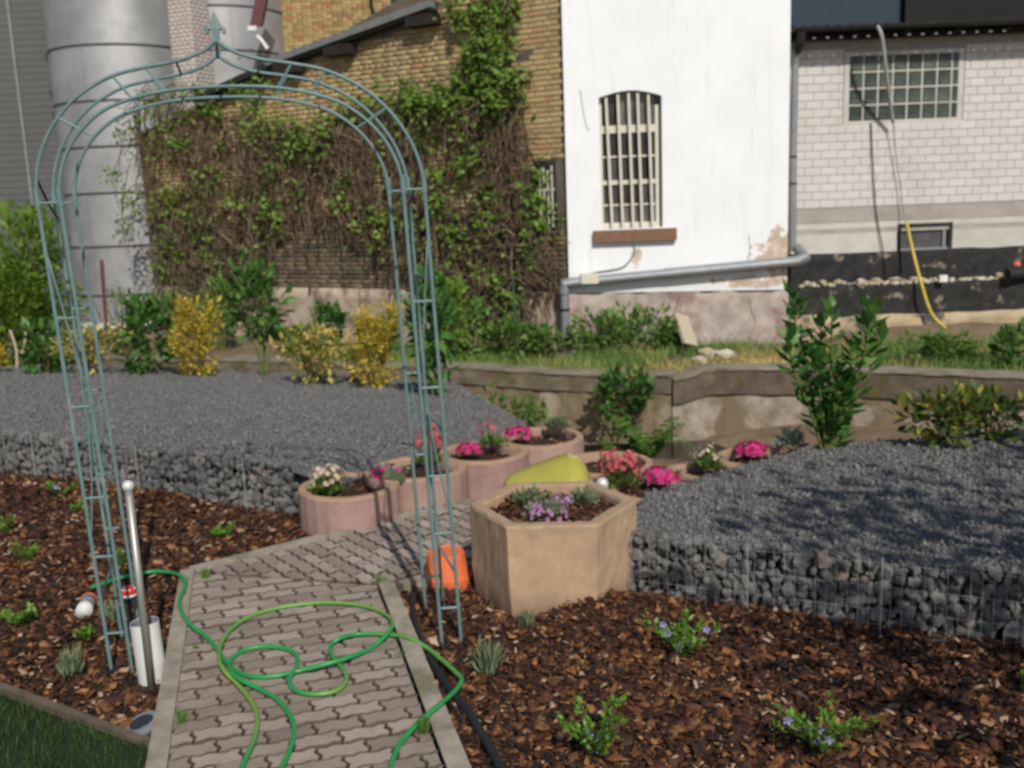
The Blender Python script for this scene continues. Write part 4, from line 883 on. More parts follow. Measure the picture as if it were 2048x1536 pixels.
# ------------------------------------------------------------------ shrubs
def leafcloud(name, root, pos, size, mt, up=.4, flat=.6, aspect=1.0, jit=.35):
    n = len(pos); c = np.array(pos).mean(0); out = (pos-c); out /= np.linalg.norm(out, axis=1, keepdims=True)+1e-6
    d = out*.8+np.array([0, 0, up])+rng.normal(size=(n, 3))*.5; s = size*rng.lognormal(0, jit, n)
    return scatter(name, LEAF_V, LEAF_F, np.array(pos), frames(d, rng.normal(size=(n, 3))*flat+[0, 0, 1.]), np.column_stack([s*aspect, s, s]), mt, root)
def shrub(name, label, base, h, w, mt, n, ls, stems=5, dense=True, prof='oval', smat='stem', group=None, low=.05, aspect=1.0, cat='shrub', lean=0, bloom=None):
    base = np.array(base, float); root = thing(name, label, cat, base, group); tips = []
    for i in range(stems):
        a = R(0, 6.28); f = math.sqrt(random.random())*.75; tip = base+np.array([math.cos(a)*f*w/2*(1 if dense else 1.5)+lean, math.sin(a)*f*w/2, h*R(.72, 1.0)*(1-.25*f)])
        P = [base+np.array([math.cos(a)*.02*w, math.sin(a)*.02*w, -.06])]+[base+(tip-base)*t+rng.normal(size=3)*.02*h for t in (.3, .65)]+[tip]
        P = smooth_path(P, 3); m_ = len(P); MB().tube(P, [max(.004, .012*h)*(1-.75*k/m_) for k in range(m_)], 5).build('stem', M[smat], root, True); tips.append(P)
    pos = []
    if dense:
        k = 0; cl = rng.uniform(-1, 1, (max(8, n//60), 3))
        while len(pos) < n:
            q = rng.uniform(-1, 1, 3); zz = (q[2]+1)/2
            wr = {'oval': math.sqrt(max(0, 1-(zz*1.6-.75)**2)) if zz < .999 else 0, 'cone': 1.05-zz*.8, 'column': .9-.35*abs(zz-.45), 'vase': .45+.6*zz}[prof]
            rr_ = math.hypot(q[0], q[1])
            wr *= .72+.42*float(vnoise(math.atan2(q[1], q[0])*1.3+base[0]*3, zz*3+base[1], 1))+.1
            if rr_ > wr: continue
            if rr_ < wr*.45 and random.random() < .6: continue
            dd = np.min(np.linalg.norm(cl-q, axis=1))
            if dd > .42 and random.random() < .85: continue
            pos.append(base+np.array([q[0]*w/2+lean*zz, q[1]*w/2, h*(low+(1-low)*zz)]))
    else:
        for k in range(n):
            P = random.choice(tips); i = int((low+(1-low)*math.sqrt(random.random()))*(len(P)-1)); pos.append(P[i]+rng.normal(size=3)*np.array([w*.11, w*.11, h*.05]))
    if dense:
        for k in range(int(n*.16)):
            P = random.choice(tips); i = min(int((.45+.55*random.random())*len(P)), len(P)-1); o_ = P[i]-base; pos.append(base+o_*np.array([1.25, 1.25, 1.12])+rng.normal(size=3)*np.array([w*.035, w*.035, h*.03]))
    leafcloud('foliage', root, np.array(pos), ls, M[mt], aspect=aspect)
    if bloom: 
        m2, k, s2 = bloom; sel = np.array(pos)[rng.choice(len(pos), k)]+rng.normal(size=(k, 3))*.02; leafcloud('blossom', root, sel, s2, M[m2], aspect=1.4)
    return root
def bed(u, v, z=-.3):                      # a foot point on the back edge of the left gravel
    for _ in range(8):
        p = G(u, v, z); z = float(gl_z(p[0], p[1]))
    return p
def hgt(base, v): # height of something standing at base reaching up to picture row v
    uu = 1024+FPX*np.dot(np.array(base)-cC, cR)/np.dot(np.array(base)-cC, cF); return YP(uu, v, base[1])[2]-base[2]
def ppm(base): return FPX/np.dot(np.array(base)-cC, cF)
def sh(name, label, u, v, vtop, wpx, mt, n, ls, base=None, **k):
    b_ = bed(u, v) if base is None else np.array(base, float); return shrub(name, label, b_, hgt(b_, vtop), wpx/ppm(b_), mt, n, ls, **k)
sh('laurel_shrub', 'small dark green laurel left of the first yellow shrub', 305, 748, 600, 118, 'laurel', 420, .11, stems=6, prof='oval', smat='stemgreen')
sh('yellow_shrub', 'dense yellow leaved shrub seen through the arch, left one of two', 397, 752, 598, 112, 'yellowleaf', 2300, .042, stems=7, prof='column', group='yellow leaved shrubs on the left gravel')
sh('yellow_shrub', 'dense yellow leaved shrub beside the right leg of the arch', 752, 776, 612, 112, 'yellowleaf', 2100, .042, stems=7, prof='column', lean=.06, group='yellow leaved shrubs on the left gravel')
sh('yellow_twig', 'short yellow leaved shoot leaning left of the right yellow shrub', 706, 768, 630, 50, 'yellowleaf', 260, .042, stems=3, dense=False, low=.35)
sh('tall_laurel', 'tall green laurel with one bare stem between the yellow shrubs', 528, 752, 515, 125, 'laurel', 330, .115, stems=5, prof='oval', low=.32, smat='stemgreen')
sh('variegated_shrub', 'loose shrub with cream edged leaves between tall laurel and right yellow shrub', 632, 768, 645, 180, 'varieg', 900, .062, stems=9, dense=False, low=.2)
sh('variegated_shrub', 'loose cream edged shrub behind the left leg of the arch', 180, 748, 640, 165, 'varieg', 560, .062, stems=9, dense=False, low=.2)
sh('laurel_shrub', 'small green laurel at the gravel edge left of the arch leg', 95, 748, 640, 80, 'laurel', 240, .10, stems=5)
sh('slim_laurel', 'slim tall laurel with light tip right behind the arch leg', 872, 792, 548, 120, 'laurel', 420, .105, stems=4, prof='column', smat='stemgreen', low=.12)
sh('yellow_shrub', 'yellow leaved shrub cut off by the left picture edge', -6, 745, 690, 50, 'yellowleaf', 300, .045, stems=4)
b_ = bed(85, 742)+np.array([-.3, 1.2, -.25]); shrub('conifer_bush', 'broad bright green conifer bush in front of the grey hall', b_-[.75, 0, 0], hgt(b_, 530), 1.9, 'thuja', 9000, .055, stems=9, prof='oval')
b_ = bed(45, 742)+np.array([-.75, 2.0, -.2]); shrub('tall_bush', 'pale green tall bush rising behind the conifer bush', b_, hgt(b_, 412), 1.45, 'privet', 2300, .085, stems=8, prof='oval', low=.25)
b_ = bed(165, 742)+np.array([-.4, 2.6, -.2]); shrub('thorny_bush', 'thin twiggy bush in front of the wide silo foot', b_, 1.2, .8, 'ivy', 120, .07, stems=10, dense=False, low=.3)
# pale dead canes in front of the conifer bush
for i, (u0, v0, u1, v1) in enumerate(((18, 738, 52, 650), (22, 740, 20, 660), (10, 735, 0, 640))):
    p = bed(u0, v0)+[0, .1, -.1]; q = YP(u1, v1, p[1]+.2); tag(MB().tube(smooth_path([p, (p+q)/2+[.05, 0, .02], q], 4), .014, 5).build('dead_cane', M['rubble']), ('longest dead cane leaning right before the conifer bush', 'middle upright dead cane before the conifer bush', 'dead cane nearest the left picture edge')[i], 'cane', 'dead canes before the conifer bush')
# weeds along the terrace and under the creeper
def tz(x, y): return float(terr_z(x, y))
def tb(u, y): 
    p = YP(u, 700, y); return np.array([p[0], y, tz(p[0], y)])
k = 0
for u, y, vt, w_, mt, lab in ((445, 17.0, 560, 90, 'weed', 'tall weed under the creeper left of the tall laurel'), (655, 15.8, 610, 70, 'laurel', 'bluish green weed clump before the footing behind the cream edged shrub'), (930, 14.6, 600, 120, 'weed', 'weed clump below the creeper left of the pipe'), (1010, 14.5, 640, 110, 'weed', 'broad weed clump at the brick footing beside a garden cane'), (1085, 14.4, 655, 80, 'weed', 'low weed clump just left of the drain pipe foot'), (905, 14.2, 560, 70, 'privet', 'yellowish upright weed behind the slim laurel'),
    (1200, 14.5, 628, 140, 'weed', 'green weed clump right of the drain pipe foot'), (1275, 14.7, 612, 170, 'weed', 'tall grassy weed clump in front of the white wall'), (1340, 14.8, 650, 70, 'weed', 'weed clump beside the leaning plank'), (760, 15.2, 640, 90, 'weed', 'weed growing behind the right yellow shrub'), (262, 17.2, 668, 80, 'weed', 'low weed clump before the silo foot'), (590, 16.4, 660, 80, 'weed', 'low weed clump left of the cream edged shrub')):
    b_ = tb(u, y); shrub('weed_clump', lab, b_, max(.25, hgt(b_, vt)), w_/ppm(b_), mt, 620, .085, stems=7, prof='oval', smat='stemgreen', cat='weed')
b_ = tb(1895, 12.6); shrub('feathery_weed', 'tall feathery pale green weed on the terrace before the yellow hose', b_, hgt(b_, 672), 120/ppm(b_), 'weed', 900, .07, stems=12, prof='oval', smat='stemgreen', cat='weed')
b_ = tb(1820, 12.4); shrub('bare_weed', 'thin reddish brown weed stalks left of the feathery weed', b_, hgt(b_, 645), .25, 'weed', 50, .05, stems=5, dense=False, smat='twig' if False else 'stem', cat='weed')
b_ = tb(2062, 12.0); shrub('terrace_bush', 'dark green bush on the terrace at the right picture edge', b_, hgt(b_, 655), .8, 'laurel', 600, .09, stems=6)
# terrace grass, partly dry
n = 30000; P = sample_poly([(-3.5, 14.5), (1.2, 12.55), (1.96, 12.2), (2.5, 12.2), (3.53, 12.05), (5.66, 11.0), (7.5, 10.3), (8.2, 14.8), (4.4, 15.0), (.8, 15.0), (-2.5, 16.6)], n)
dry = np.clip(np.exp(-((P[:, 0]-3.0)/.95)**2-((P[:, 1]-12.6)/.75)**2)*1.5+.35*vnoise(P[:, 0], P[:, 1], 2)+.10, 0, 1)
dens = (vnoise(P[:, 0], P[:, 1], 1.3) > -.5) & ((P[:, 0] < 4.5) | (P[:, 1] < 14.2+.4*vnoise(P[:, 0], P[:, 1], 3))); P, dry = P[dens], dry[dens]; n = len(P)
scatter('terrace_grass', [(-.5, 0, 0), (.5, 0, 0), (.3, .55, .06), (-.3, .55, .06), (0, 1, .2)], [(0, 1, 2), (0, 2, 3), (3, 2, 4)], np.column_stack([P, terr_z(P[:, 0], P[:, 1])-.01]), frames(np.column_stack([rng.normal(size=(n, 2))*.45, np.ones(n)])),
        np.column_stack([np.full(n, .016), rng.uniform(.06, .26, n)*(1-.4*dry), np.full(n, .15)]), M['meadow'], None, 'stuff', dry)
# debris on the terrace
p = YP(1378, 690, 14.3); q = YP(1350, 630, 14.9); tag(MB().obox((p+q)/2+[.05, 0, 0], (q-p)/2+[.03, 0, 0], (.10, .02, -.03), (.015, -.02, .01)).add([], []).build('leaning_plank', M['rubble']), 'pale plank leaning against the foot of the white wall', 'plank')
for i, (u, v, s) in enumerate(((1415, 682, .17), (1425, 695, .14), (1455, 697, .15), (1448, 700, .10), (1400, 696, .12))):
    b_ = tb(u, 13.7-.1*i); v_ = ICO_V*(1+rng.normal(size=(12, 1))*.18)*np.array([s, s*.7, s*.55]); o = tag(link('limestone_chunk', mesh('limestone_chunk', v_, ICO_F, M['rubble']), None, b_+[0, 0, s*.3+.05]), ('tallest pale broken stone leaning at the plank end of the heap', 'pale broken stone in the middle of the heap before the white wall', 'flat pale broken stone at the right end of the heap', 'small pale chip in front of the broken stones', 'low pale stone at the left front of the broken stones')[i], 'stone', 'broken stones in the terrace grass'); o.rotation_euler = (0, 0, R(0, 3))
b_ = tb(1032, 14.3); tag(MB().tube([b_-[0, 0, .1], b_+[0, 0, hgt(b_, 548)]], .012, 5).build('garden_cane', mat('greencane', (.03, .12, .05), None, 5, .5)), 'green garden cane standing before the brick footing', 'cane')
# plants round the stream bed
def on_t(u, y, z): p = YP(u, 800, y); return np.array([p[0], y, z])
b_ = on_t(1250, 12.0, -1.0); shrub('overhanging_bush', 'green bush hanging over the mossy retaining wall above the pond', b_, hgt(b_, 742), 120/ppm(b_), 'laurel', 520, .085, stems=7, bloom=('orangeflower', 26, .05))
for u, y, vt, wpx, lab in ((985, 9.5, 770, 70, 'small yellowish weed at the right end of the left gravel'), (1040, 9.2, 792, 90, 'green weed on the bank right of the left gravel'), (1075, 8.6, 800, 90, 'low green weed behind the last ring planter')):
    b_ = on_t(u, y, float(terrain_z(np.array(YP(u, 800, y)[0]), np.array(y)))); b_[2] = max(b_[2], -.62); shrub('bank_weed', lab, b_, max(.2, hgt(b_, vt)), wpx/ppm(b_), 'weed', 260, .055, stems=6, smat='stemgreen', cat='weed')
def fern(label, base, r_, nf, mt='fern'):
    root = thing('fern', label, 'fern', base)
    for i in range(nf):
        a = 6.28*i/nf+R(-.2, .2); d = np.array([math.cos(a), math.sin(a), 0]); rl = r_*R(.65, 1.1); hp_ = R(1.3, 2.0); P = [base+d*rl*f+np.array([0, 0, rl*(hp_*f-1.0*f*f)]) for f in np.linspace(0, 1, 9)]
        m_ = MB(); sd = np.array([-d[1], d[0], 0])
        for k in range(1, 9):
            wl_ = r_*R(.18, .30)*math.sin(math.pi*min(1, (k+.6)/9.5)); p0 = P[k-1]; p1 = P[k]
            for sg in (1, -1): m_.add([p0, p0*.35+p1*.65, p1*.6+p0*.4+sd*sg*wl_+[0, 0, -.02], p0*.85+p1*.15+sd*sg*wl_*.8+[0, 0, -.02]], [(0, 1, 2, 3)])
        m_.build('frond', M[mt], root)
fern('large fern growing at the foot of the retaining wall by the pond', on_t(1295, 11.2, -1.25), .55, 15); fern('smaller fern left of the large one by the pond', on_t(1235, 10.6, -1.27), .42, 11)
b_ = on_t(1200, 9.6, -1.25); shrub('marsh_plant', 'low broad leaved water plant at the pond edge', b_, .38, .55, 'fern', 120, .13, stems=5, smat='stemgreen', cat='plant', aspect=1.5)

# big laurel on the right: every leaf its own part
base = np.array(G(1655, 897, .30)); H_ = hgt(base, 585); root = thing('cherry_laurel', 'big upright cherry laurel with large glossy leaves at the back of the right gravel', 'shrub', base)
lv = [mesh('leaf', np.array(LEAF_V)*np.array([1.0, 1, 1])*np.array([1, 1, k]), LEAF_F, M['laurel']) for k in (1, 2, -1, .3)]
cnt = 0
for i, (dx, hh, ns) in enumerate(((-.20, 1.0, 36), (-.02, .80, 30), (.20, .90, 34), (-.10, .62, 26), (.12, .66, 26), (.29, .72, 24), (-.27, .74, 24), (.03, .5, 22), (-.02, .95, 20), (.08, .42, 18))):
    dy = R(-.12, .12); P = smooth_path([base+[dx*.1, dy*.2, -.05], base+[dx*.45, dy*.6, H_*hh*.35], base+[dx*.85, dy, H_*hh*.7], base+[dx, dy, H_*hh*.97]], 8); m_ = len(P)
    MB().tube(P, [.011*(1-.65*k/m_) for k in range(m_)], 6).build('stem', M['stemgreen'], root, True)
    for k in range(ns):
        f = .15+.85*(k/ns); p = P[min(int(f*m_), m_-1)]; a = k*2.4+R(-.4, .4); d = np.array([[math.cos(a), math.sin(a), R(.35, 1.1)+(.8 if k > ns-4 else 0)]])
        rt = frames(d, np.array([[R(-.3, .3), R(-.3, .3), 1.]]))[0]; s = R(.095, .155)
        o = link('leaf', random.choice(lv), root); o.matrix_local = Matrix.Translation(Vector(p-base)) @ (Matrix(rt.tolist()) @ Matrix.Diagonal((s*1.05, s, s))).to_4x4(); cnt += 1
sh('variegated_shrub', 'wide dark shrub with yellow splashed leaves at the right back of the gravel', 0, 0, 765, 170, 'variegdark', 400, .06, base=G(1888, 893, .31), stems=15, dense=False, low=.1)
sh('variegated_shrub', 'smaller yellow splashed shrub nearest the right picture edge', 0, 0, 775, 130, 'variegdark', 260, .06, base=G(1985, 886, .31), stems=10, dense=False, low=.15)

# ------------------------------------------------------------------ ring planters of pinkish concrete
RR, RT = .288, .05
def ring(label, c, dirv, zt, zb, notch, pitch):
    c = np.array(c, float); root = thing('ring_planter', label, 'planter', (*c, zb), 'scalloped concrete ring planters'); N_ = 72
    a0 = math.atan2(dirv[1], dirv[0]); oc = np.array(dirv)*pitch
    def outline(r_, rn):
        pts = []
        for k in range(N_):
            a = 2*math.pi*k/N_; p = np.array([math.cos(a), math.sin(a)])*r_
            if notch:
                q = p-oc
                if np.linalg.norm(q) < rn: # inside the neighbour: lie on its circle instead
                    dd = -oc/np.linalg.norm(oc); ang = math.atan2(p[1], p[0])-a0; ang = (ang+math.pi) % (2*math.pi)-math.pi
                    u = np.array([math.cos(a), math.sin(a)]); bq = np.dot(u, oc); cq = np.dot(oc, oc)-rn*rn; p = u*(bq-math.sqrt(max(0, bq*bq-cq)))
            pts.append(p+c)
        return pts
    o_ = [p+(p-c)/np.linalg.norm(p-c)*(.0016*math.cos(24*math.pi*k/18)) for k, p in enumerate(outline(RR, RR+.008))]; i_ = outline(RR-RT, RR+RT+.008); m_ = MB(); V = []
    for pts, z in ((o_, zb), (o_, zt-.012), ([c+(p-c)*.985 for p in o_], zt), ([c+(p-c)*1.02 for p in i_], zt), (i_, zt-.015), (i_, zt-.2)): V += [(*p, z) for p in pts]
    F = [(r_*N_+k, r_*N_+(k+1) % N_, (r_+1)*N_+(k+1) % N_, (r_+1)*N_+k) for r_ in range(5) for k in range(N_)]
    sh_ = mesh('shell', V, F, M['pinkcon']); sh_.materials.append(M['rimcon'])
    for i_f, pl_ in enumerate(sh_.polygons): pl_.material_index = 1 if N_ <= i_f < 4*N_ else 0
    link('shell', sh_, root)
    sp = [(*p, zt-.055) for p in i_]; m_ = MB(); m_.add(sp+[(*c, zt-.035)], [(k, (k+1) % N_, N_) for k in range(N_)]).build('soil', M['soil'], root, True)
    n = 240; r2 = np.sqrt(rng.random(n))*(RR-RT-.02); a2 = rng.uniform(0, 6.28, n); pp_ = c+np.column_stack([r2*np.cos(a2), r2*np.sin(a2)]); keep = inpoly(pp_, i_); pp_ = pp_[keep]; n = len(pp_); s = rng.uniform(.008, .02, n)
    scatter('bark', CH_V, CH_F, np.column_stack([pp_, np.full(n, zt-.045)]), yawrot(n, .4), np.column_stack([s*.5, s, s*.25]), M['bark'], root)
    return root
rd = np.array([.754, .657]); ld = [(-.955, 5.50)]
ringc = [np.array([-.955, 5.50])+rd*.50*i for i in range(4)]
for i, (c, wd) in enumerate(zip(ringc, ('first and nearest ring planter of the left row, with whitish saxifrage', 'second ring planter of the left row, holding a magenta flower with grey green leaves', 'third ring planter of the left row, right behind the arch leg', 'last ring planter of the left row, at the pond end'))):
    ring(wd, c, rd, .222, -.35, i < 3, .50)
rr2 = [(G(1213, 925, .17)[:2], .17), (G(1318, 968, .23)[:2], .22), (G(1425, 948, .24)[:2], .24), (G(1530, 915, .26)[:2], .26)]
for (c, z), wd in zip(rr2, ('empty low ring planter between the lime green ornament and the pond', 'ring planter with coral and magenta flowers left of the right gravel', 'ring planter holding a cream tuft beside the right gravel', 'ring planter with magenta cushion and silvery tuft below the big laurel')):
    ring(wd, c, (1, 0), z, -.5, False, 1)

# ------------------------------------------------------------------ flowers and small plants
def cushion(name, label, base, w, h, leaf, nl, ls, bloom=None, nb=0, bs=.02, cat='flower', stalk=0, tall=0, group=None):
    base = np.array(base, float); root = thing(name, label, cat, base, group); q = rng.normal(size=(nl, 3)); q /= np.linalg.norm(q, axis=1, keepdims=True); q[:, 2] = np.abs(q[:, 2])
    pos = base+q*np.array([w/2, w/2, h])*rng.uniform(.3, 1, (nl, 1))
    n = nl; d = q+rng.normal(size=(n, 3))*.3+[0, 0, .5]; s = ls*rng.lognormal(0, .3, n)
    scatter('foliage', LEAF_V, LEAF_F, pos, frames(d, rng.normal(size=(n, 3))*.5+[0, 0, 1.]), np.column_stack([s*(.6 if stalk else 1.1), s, s]), M[leaf], root)
    if nb:
        q = rng.normal(size=(nb, 3)); q /= np.linalg.norm(q, axis=1, keepdims=True); q[:, 2] = np.abs(q[:, 2]); p = base+q*np.array([w*.48, w*.48, h*.75])+[0, 0, h*.35+tall]+rng.normal(size=(nb, 3))*[.01, .01, .006+tall*.25]
        if tall:
            m_ = MB()
            for a in p: m_.tube([base+(a-base)*[.4, .4, .1], a], .0016, 3, False)
            m_.build('stalks', M['stemgreen' if bloom != 'coral' else 'stem'], root, kind='stuff')
        pet = []
        for k in range(5): a = 6.283*k/5; pet += [(0, 0, 0), (math.cos(a-.5)*.8, math.sin(a-.5)*.8, .25), (math.cos(a), math.sin(a), .3), (math.cos(a+.5)*.8, math.sin(a+.5)*.8, .25)]
        scatter('blossom', pet, [(4*k, 4*k+1, 4*k+2, 4*k+3) for k in range(5)], p, np.stack([frames(np.cross(q+[.01, .02, 0], [0, .3, 1.]), q)[i] for i in range(nb)]), np.full((nb, 3), bs), M[bloom], root)
    return root
def fl(label, u, v, z, w, h, leaf, nl, ls, bloom, nb, bs, **k): return cushion(k.pop('name', 'flower_cushion'), label, G(u, v, z), w, h, leaf, nl, ls, bloom, nb, bs, **k)
fl('whitish saxifrage cushion blooming in the nearest ring planter', 656, 985, .20, .19, .08, 'weed', 260, .03, 'whiteflower', 80, .016, tall=.05)
fl('magenta flower with grey green leaves in the second ring planter', 772, 955, .205, .18, .06, 'silver', 120, .035, 'magenta', 46, .02)
leafcloud('broad_leaf', thing('hosta_leaf', 'broad grey green leaf beside the magenta flower in the second ring planter', 'plant', G(768, 962, .21)), np.array([G(768, 962, .215)+[0, -.01, .02], G(762, 960, .215), G(775, 962, .215)]), .09, M['laven'], aspect=1.8)
fl('coral red saxifrage on tall stalks behind the arch leg in the third ring', 858, 925, .22, .17, .06, 'weed', 200, .03, 'coral', 46, .02, tall=.10)
fl('small magenta cushion in the third ring planter right of the arch leg', 937, 906, .23, .15, .05, 'weed', 110, .025, 'magenta', 90, .017)
fl('green mossy saxifrage with a few coral stalks in the fourth ring', 985, 890, .245, .17, .05, 'weed', 260, .025, 'coral', 12, .017, tall=.09)
fl('magenta cushion in the fourth ring planter near the last ring', 1038, 873, .25, .17, .05, 'weed', 100, .025, 'magenta', 80, .018)
fl('plain green cushion in the last ring planter', 1115, 855, .26, .18, .06, 'laven', 260, .03, None, 0, 0, cat='plant')
fl('coral saxifrage on many tall stalks right of the lime green ornament', 1240, 968, .22, .24, .06, 'weed', 260, .03, 'coral', 90, .016, tall=.09)
fl('bright magenta cushion between coral stalks and the right gravel', 1320, 962, .22, .21, .06, 'laven', 140, .03, 'magenta', 95, .021)
fl('cream white tuft beside the right gravel', 1413, 938, .24, .15, .09, 'weed', 200, .035, 'whiteflower', 55, .012, tall=.03)
fl('compact magenta cushion near the big laurel', 1502, 909, .25, .18, .06, 'weed', 90, .025, 'magenta', 120, .019)
fl('silvery grey tuft left of the big laurel', 1582, 897, .26, .17, .11, 'silver', 300, .04, None, 0, 0, cat='plant', stalk=1)
# periwinkles and lavender in the mulch
for i, (u, v, wpx, hpx, fl_, lab) in enumerate(((1362, 1305, 150, 60, 5, 'bright green periwinkle with pale blue flowers between hexagonal planter and right gabion'), (1200, 1505, 170, 95, 4, 'bright green periwinkle at the bottom edge right of the black pipe'), (1650, 1500, 200, 90, 6, 'widest bright green periwinkle near the bottom right'), (445, 1072, 42, 18, 0, 'small green seedling in the mulch above the path corner'), (55, 1115, 45, 22, 0, 'low yellowish green seedling at the left among the bark'), (12, 1060, 40, 26, 0, 'green seedling cut by the left picture edge'), (125, 990, 60, 26, 2, 'small periwinkle below the left gabion'), (165, 1022, 36, 18, 0, 'tiny green sprig just left of the arch leg'), (243, 1140, 34, 36, 0, 'green sprig behind the metal pole'), (45, 1243, 66, 28, 0, 'green seedling left of the hose sprayer'), (2050, 1385, 40, 40, 0, 'green seedling cut by the right picture edge'), (170, 1272, 24, 10, 0, 'tiny weed in the mulch left of the arch foot'))):
    b_ = G(u, v, .01); k = ppm(b_); w_ = wpx/k; n_ = int(60+wpx*1.6)
    root = thing('periwinkle' if wpx > 55 else 'seedling', lab, 'plant', b_); sp = max(4, wpx//12); pos = []; dirs = []
    for s_ in range(sp):
        a = R(0, 6.28); l = w_*.5*R(.45, 1.2); up_ = hpx/k*R(.4, 1.1); tip = b_+np.array([math.cos(a)*l, math.sin(a)*l*.8, up_])
        P = smooth_path([b_+[0, 0, -.01], b_*.45+tip*.55+[0, 0, up_*.15], tip], 5); 
        MB().tube(P, .0016, 4).build('shoot', M['stemgreen'], root)
        for q in range(max(4, n_//sp)):
            f = (.15+.85*random.random()); pos.append(P[int(f*(len(P)-1))]+rng.normal(size=3)*.010); dirs.append([math.cos(a)*.6+R(-1, 1), math.sin(a)*.6+R(-1, 1), R(.1, 1.2)])
    pos = np.array(pos); n = len(pos); s = rng.uniform(.018, .034, n)
    scatter('foliage', LEAF_V, LEAF_F, pos, frames(np.array(dirs), rng.normal(size=(n, 3))*.4+[0, 0, 1.]), np.column_stack([s*1.1, s, s]), M['peri'], root)
    for j in range(fl_):
        p = pos[random.randrange(n)]+[R(-.02, .02), -.01, .03]; m_ = MB()
        for q in range(5): a = 6.283*q/5; m_.add([p, p+[math.cos(a-.45)*.013, -.004, math.sin(a-.45)*.013], p+[math.cos(a)*.017, -.006, math.sin(a)*.017], p+[math.cos(a+.45)*.013, -.004, math.sin(a+.45)*.013]], [(0, 1, 2, 3)])
        m_.build('blossom', M['blueflower'], root)
def tuft(label, u, v, wpx, hpx, mt, n, name='lavender', z=.0, cat='plant'):
    b_ = G(u, v, z); k = ppm(b_); root = thing(name, label, cat, b_); pos = b_+np.column_stack([rng.normal(size=n)*wpx/k*.16, rng.normal(size=n)*wpx/k*.16, rng.uniform(-.005, hpx/k*.55, n)])
    d = np.column_stack([(pos[:, 0]-b_[0])*8+rng.normal(size=n)*.18, (pos[:, 1]-b_[1])*8+rng.normal(size=n)*.18, np.ones(n)]); s = hpx/k*rng.uniform(.3, .6, n)
    scatter('foliage', LEAF_V, LEAF_F, pos, frames(d), np.column_stack([s*.28, s, s*.3]), M[mt], root); return root
tuft('grey green lavender tuft right of the black pipe', 975, 1350, 62, 75, 'laven', 150); tuft('small lavender tuft in front of the hexagonal planter', 1052, 1258, 44, 44, 'laven', 90)
tuft('lavender tuft left of the arch foot', 142, 1350, 62, 60, 'laven', 140); tuft('small lavender tuft behind the left arch foot', 222, 1245, 40, 50, 'laven', 80)
tuft('dark purple leaved plant at the foot of the right arch legs', 878, 1225, 60, 32, 'purple', 130, 'purple_plant')
for lab, u, v, w_, h_ in (('grass tuft growing from the path joint at the inner corner', 760, 1170, 60, 24), ('grass tuft on the right kerb below the hose', 815, 1322, 90, 22), ('grass strip in the joint of the right kerb near the bottom', 848, 1470, 40, 46), ('grass tuft in the left kerb joint near the bottom', 365, 1450, 24, 40), ('small grass tuft at the left kerb top', 412, 1160, 26, 26), ('grass tuft in the left kerb joint at the middle', 392, 1302, 18, 16), ('grass sprig at the joint of ring planters and path', 952, 968, 40, 30)):
    tuft(lab, u, v, w_, h_, 'weed', 90, 'grass_tuft', .04, 'grass')

# ------------------------------------------------------------------ hexagonal planter of exposed aggregate
hc = np.array([.162, 4.362]); hz_ = .43
hexp = thing('hexagonal_planter', 'large tan hexagonal concrete planter with mulch and small plants beside the path', 'planter', (*hc, 0))
def hx(r_, z, rot=math.radians(-3)): return [(hc[0]+r_*math.cos(rot+k*math.pi/3), hc[1]+r_*math.sin(rot+k*math.pi/3), z) for k in range(6)]
V = []; NS = 14; lev = [(.366, -.06), (.370, .05), (.373, .13), (.376, .21), (.379, .29), (.382, .36), (.384, hz_-.012), (.377, hz_), (.352, hz_+.001), (.326, hz_), (.318, hz_-.012), (.31, hz_-.2)]
for r_, z in lev:
    h = hx(r_, z)
    for k in range(6):
        for q in range(NS):
            p = np.array(h[k])*(1-q/NS)+np.array(h[(k+1) % 6])*q/NS; nz_ = .0035*float(vnoise(p[0]*9+z*7, p[1]*9-z*5, 2))+rng.normal()*.0008
            d = np.array([p[0]-hc[0], p[1]-hc[1], 0]); d /= np.linalg.norm(d); V.append(p+d*nz_*(2.2 if q == 0 and rng.random() < .5 else 1)+[0, 0, rng.normal()*.0012])
n = 6*NS
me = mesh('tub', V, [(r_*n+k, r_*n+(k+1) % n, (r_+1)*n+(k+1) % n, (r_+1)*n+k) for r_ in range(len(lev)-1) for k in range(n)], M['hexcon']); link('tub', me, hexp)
nt = M['hexcon'].node_tree; N, L = nt.nodes, nt.links; B = N['Principled BSDF']; c0 = B.inputs['Base Color'].links[0].from_socket
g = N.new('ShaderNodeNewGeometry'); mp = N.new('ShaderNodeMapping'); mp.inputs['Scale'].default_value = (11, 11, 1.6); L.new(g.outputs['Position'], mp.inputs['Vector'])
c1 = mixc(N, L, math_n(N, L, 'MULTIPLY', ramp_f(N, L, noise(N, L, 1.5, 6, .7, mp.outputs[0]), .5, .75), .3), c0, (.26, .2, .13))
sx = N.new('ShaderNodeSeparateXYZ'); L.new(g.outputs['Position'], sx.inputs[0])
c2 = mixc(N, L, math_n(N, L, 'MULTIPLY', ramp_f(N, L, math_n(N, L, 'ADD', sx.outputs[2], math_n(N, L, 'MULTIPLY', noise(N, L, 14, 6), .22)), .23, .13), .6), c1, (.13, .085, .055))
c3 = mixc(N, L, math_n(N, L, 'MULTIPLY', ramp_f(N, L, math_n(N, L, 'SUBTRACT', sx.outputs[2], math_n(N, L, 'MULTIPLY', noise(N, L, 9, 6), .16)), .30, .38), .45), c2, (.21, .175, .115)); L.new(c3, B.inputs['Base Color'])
link('soil', mesh('soil', hx(.314, hz_-.06), [tuple(range(6))], M['soil']), hexp)
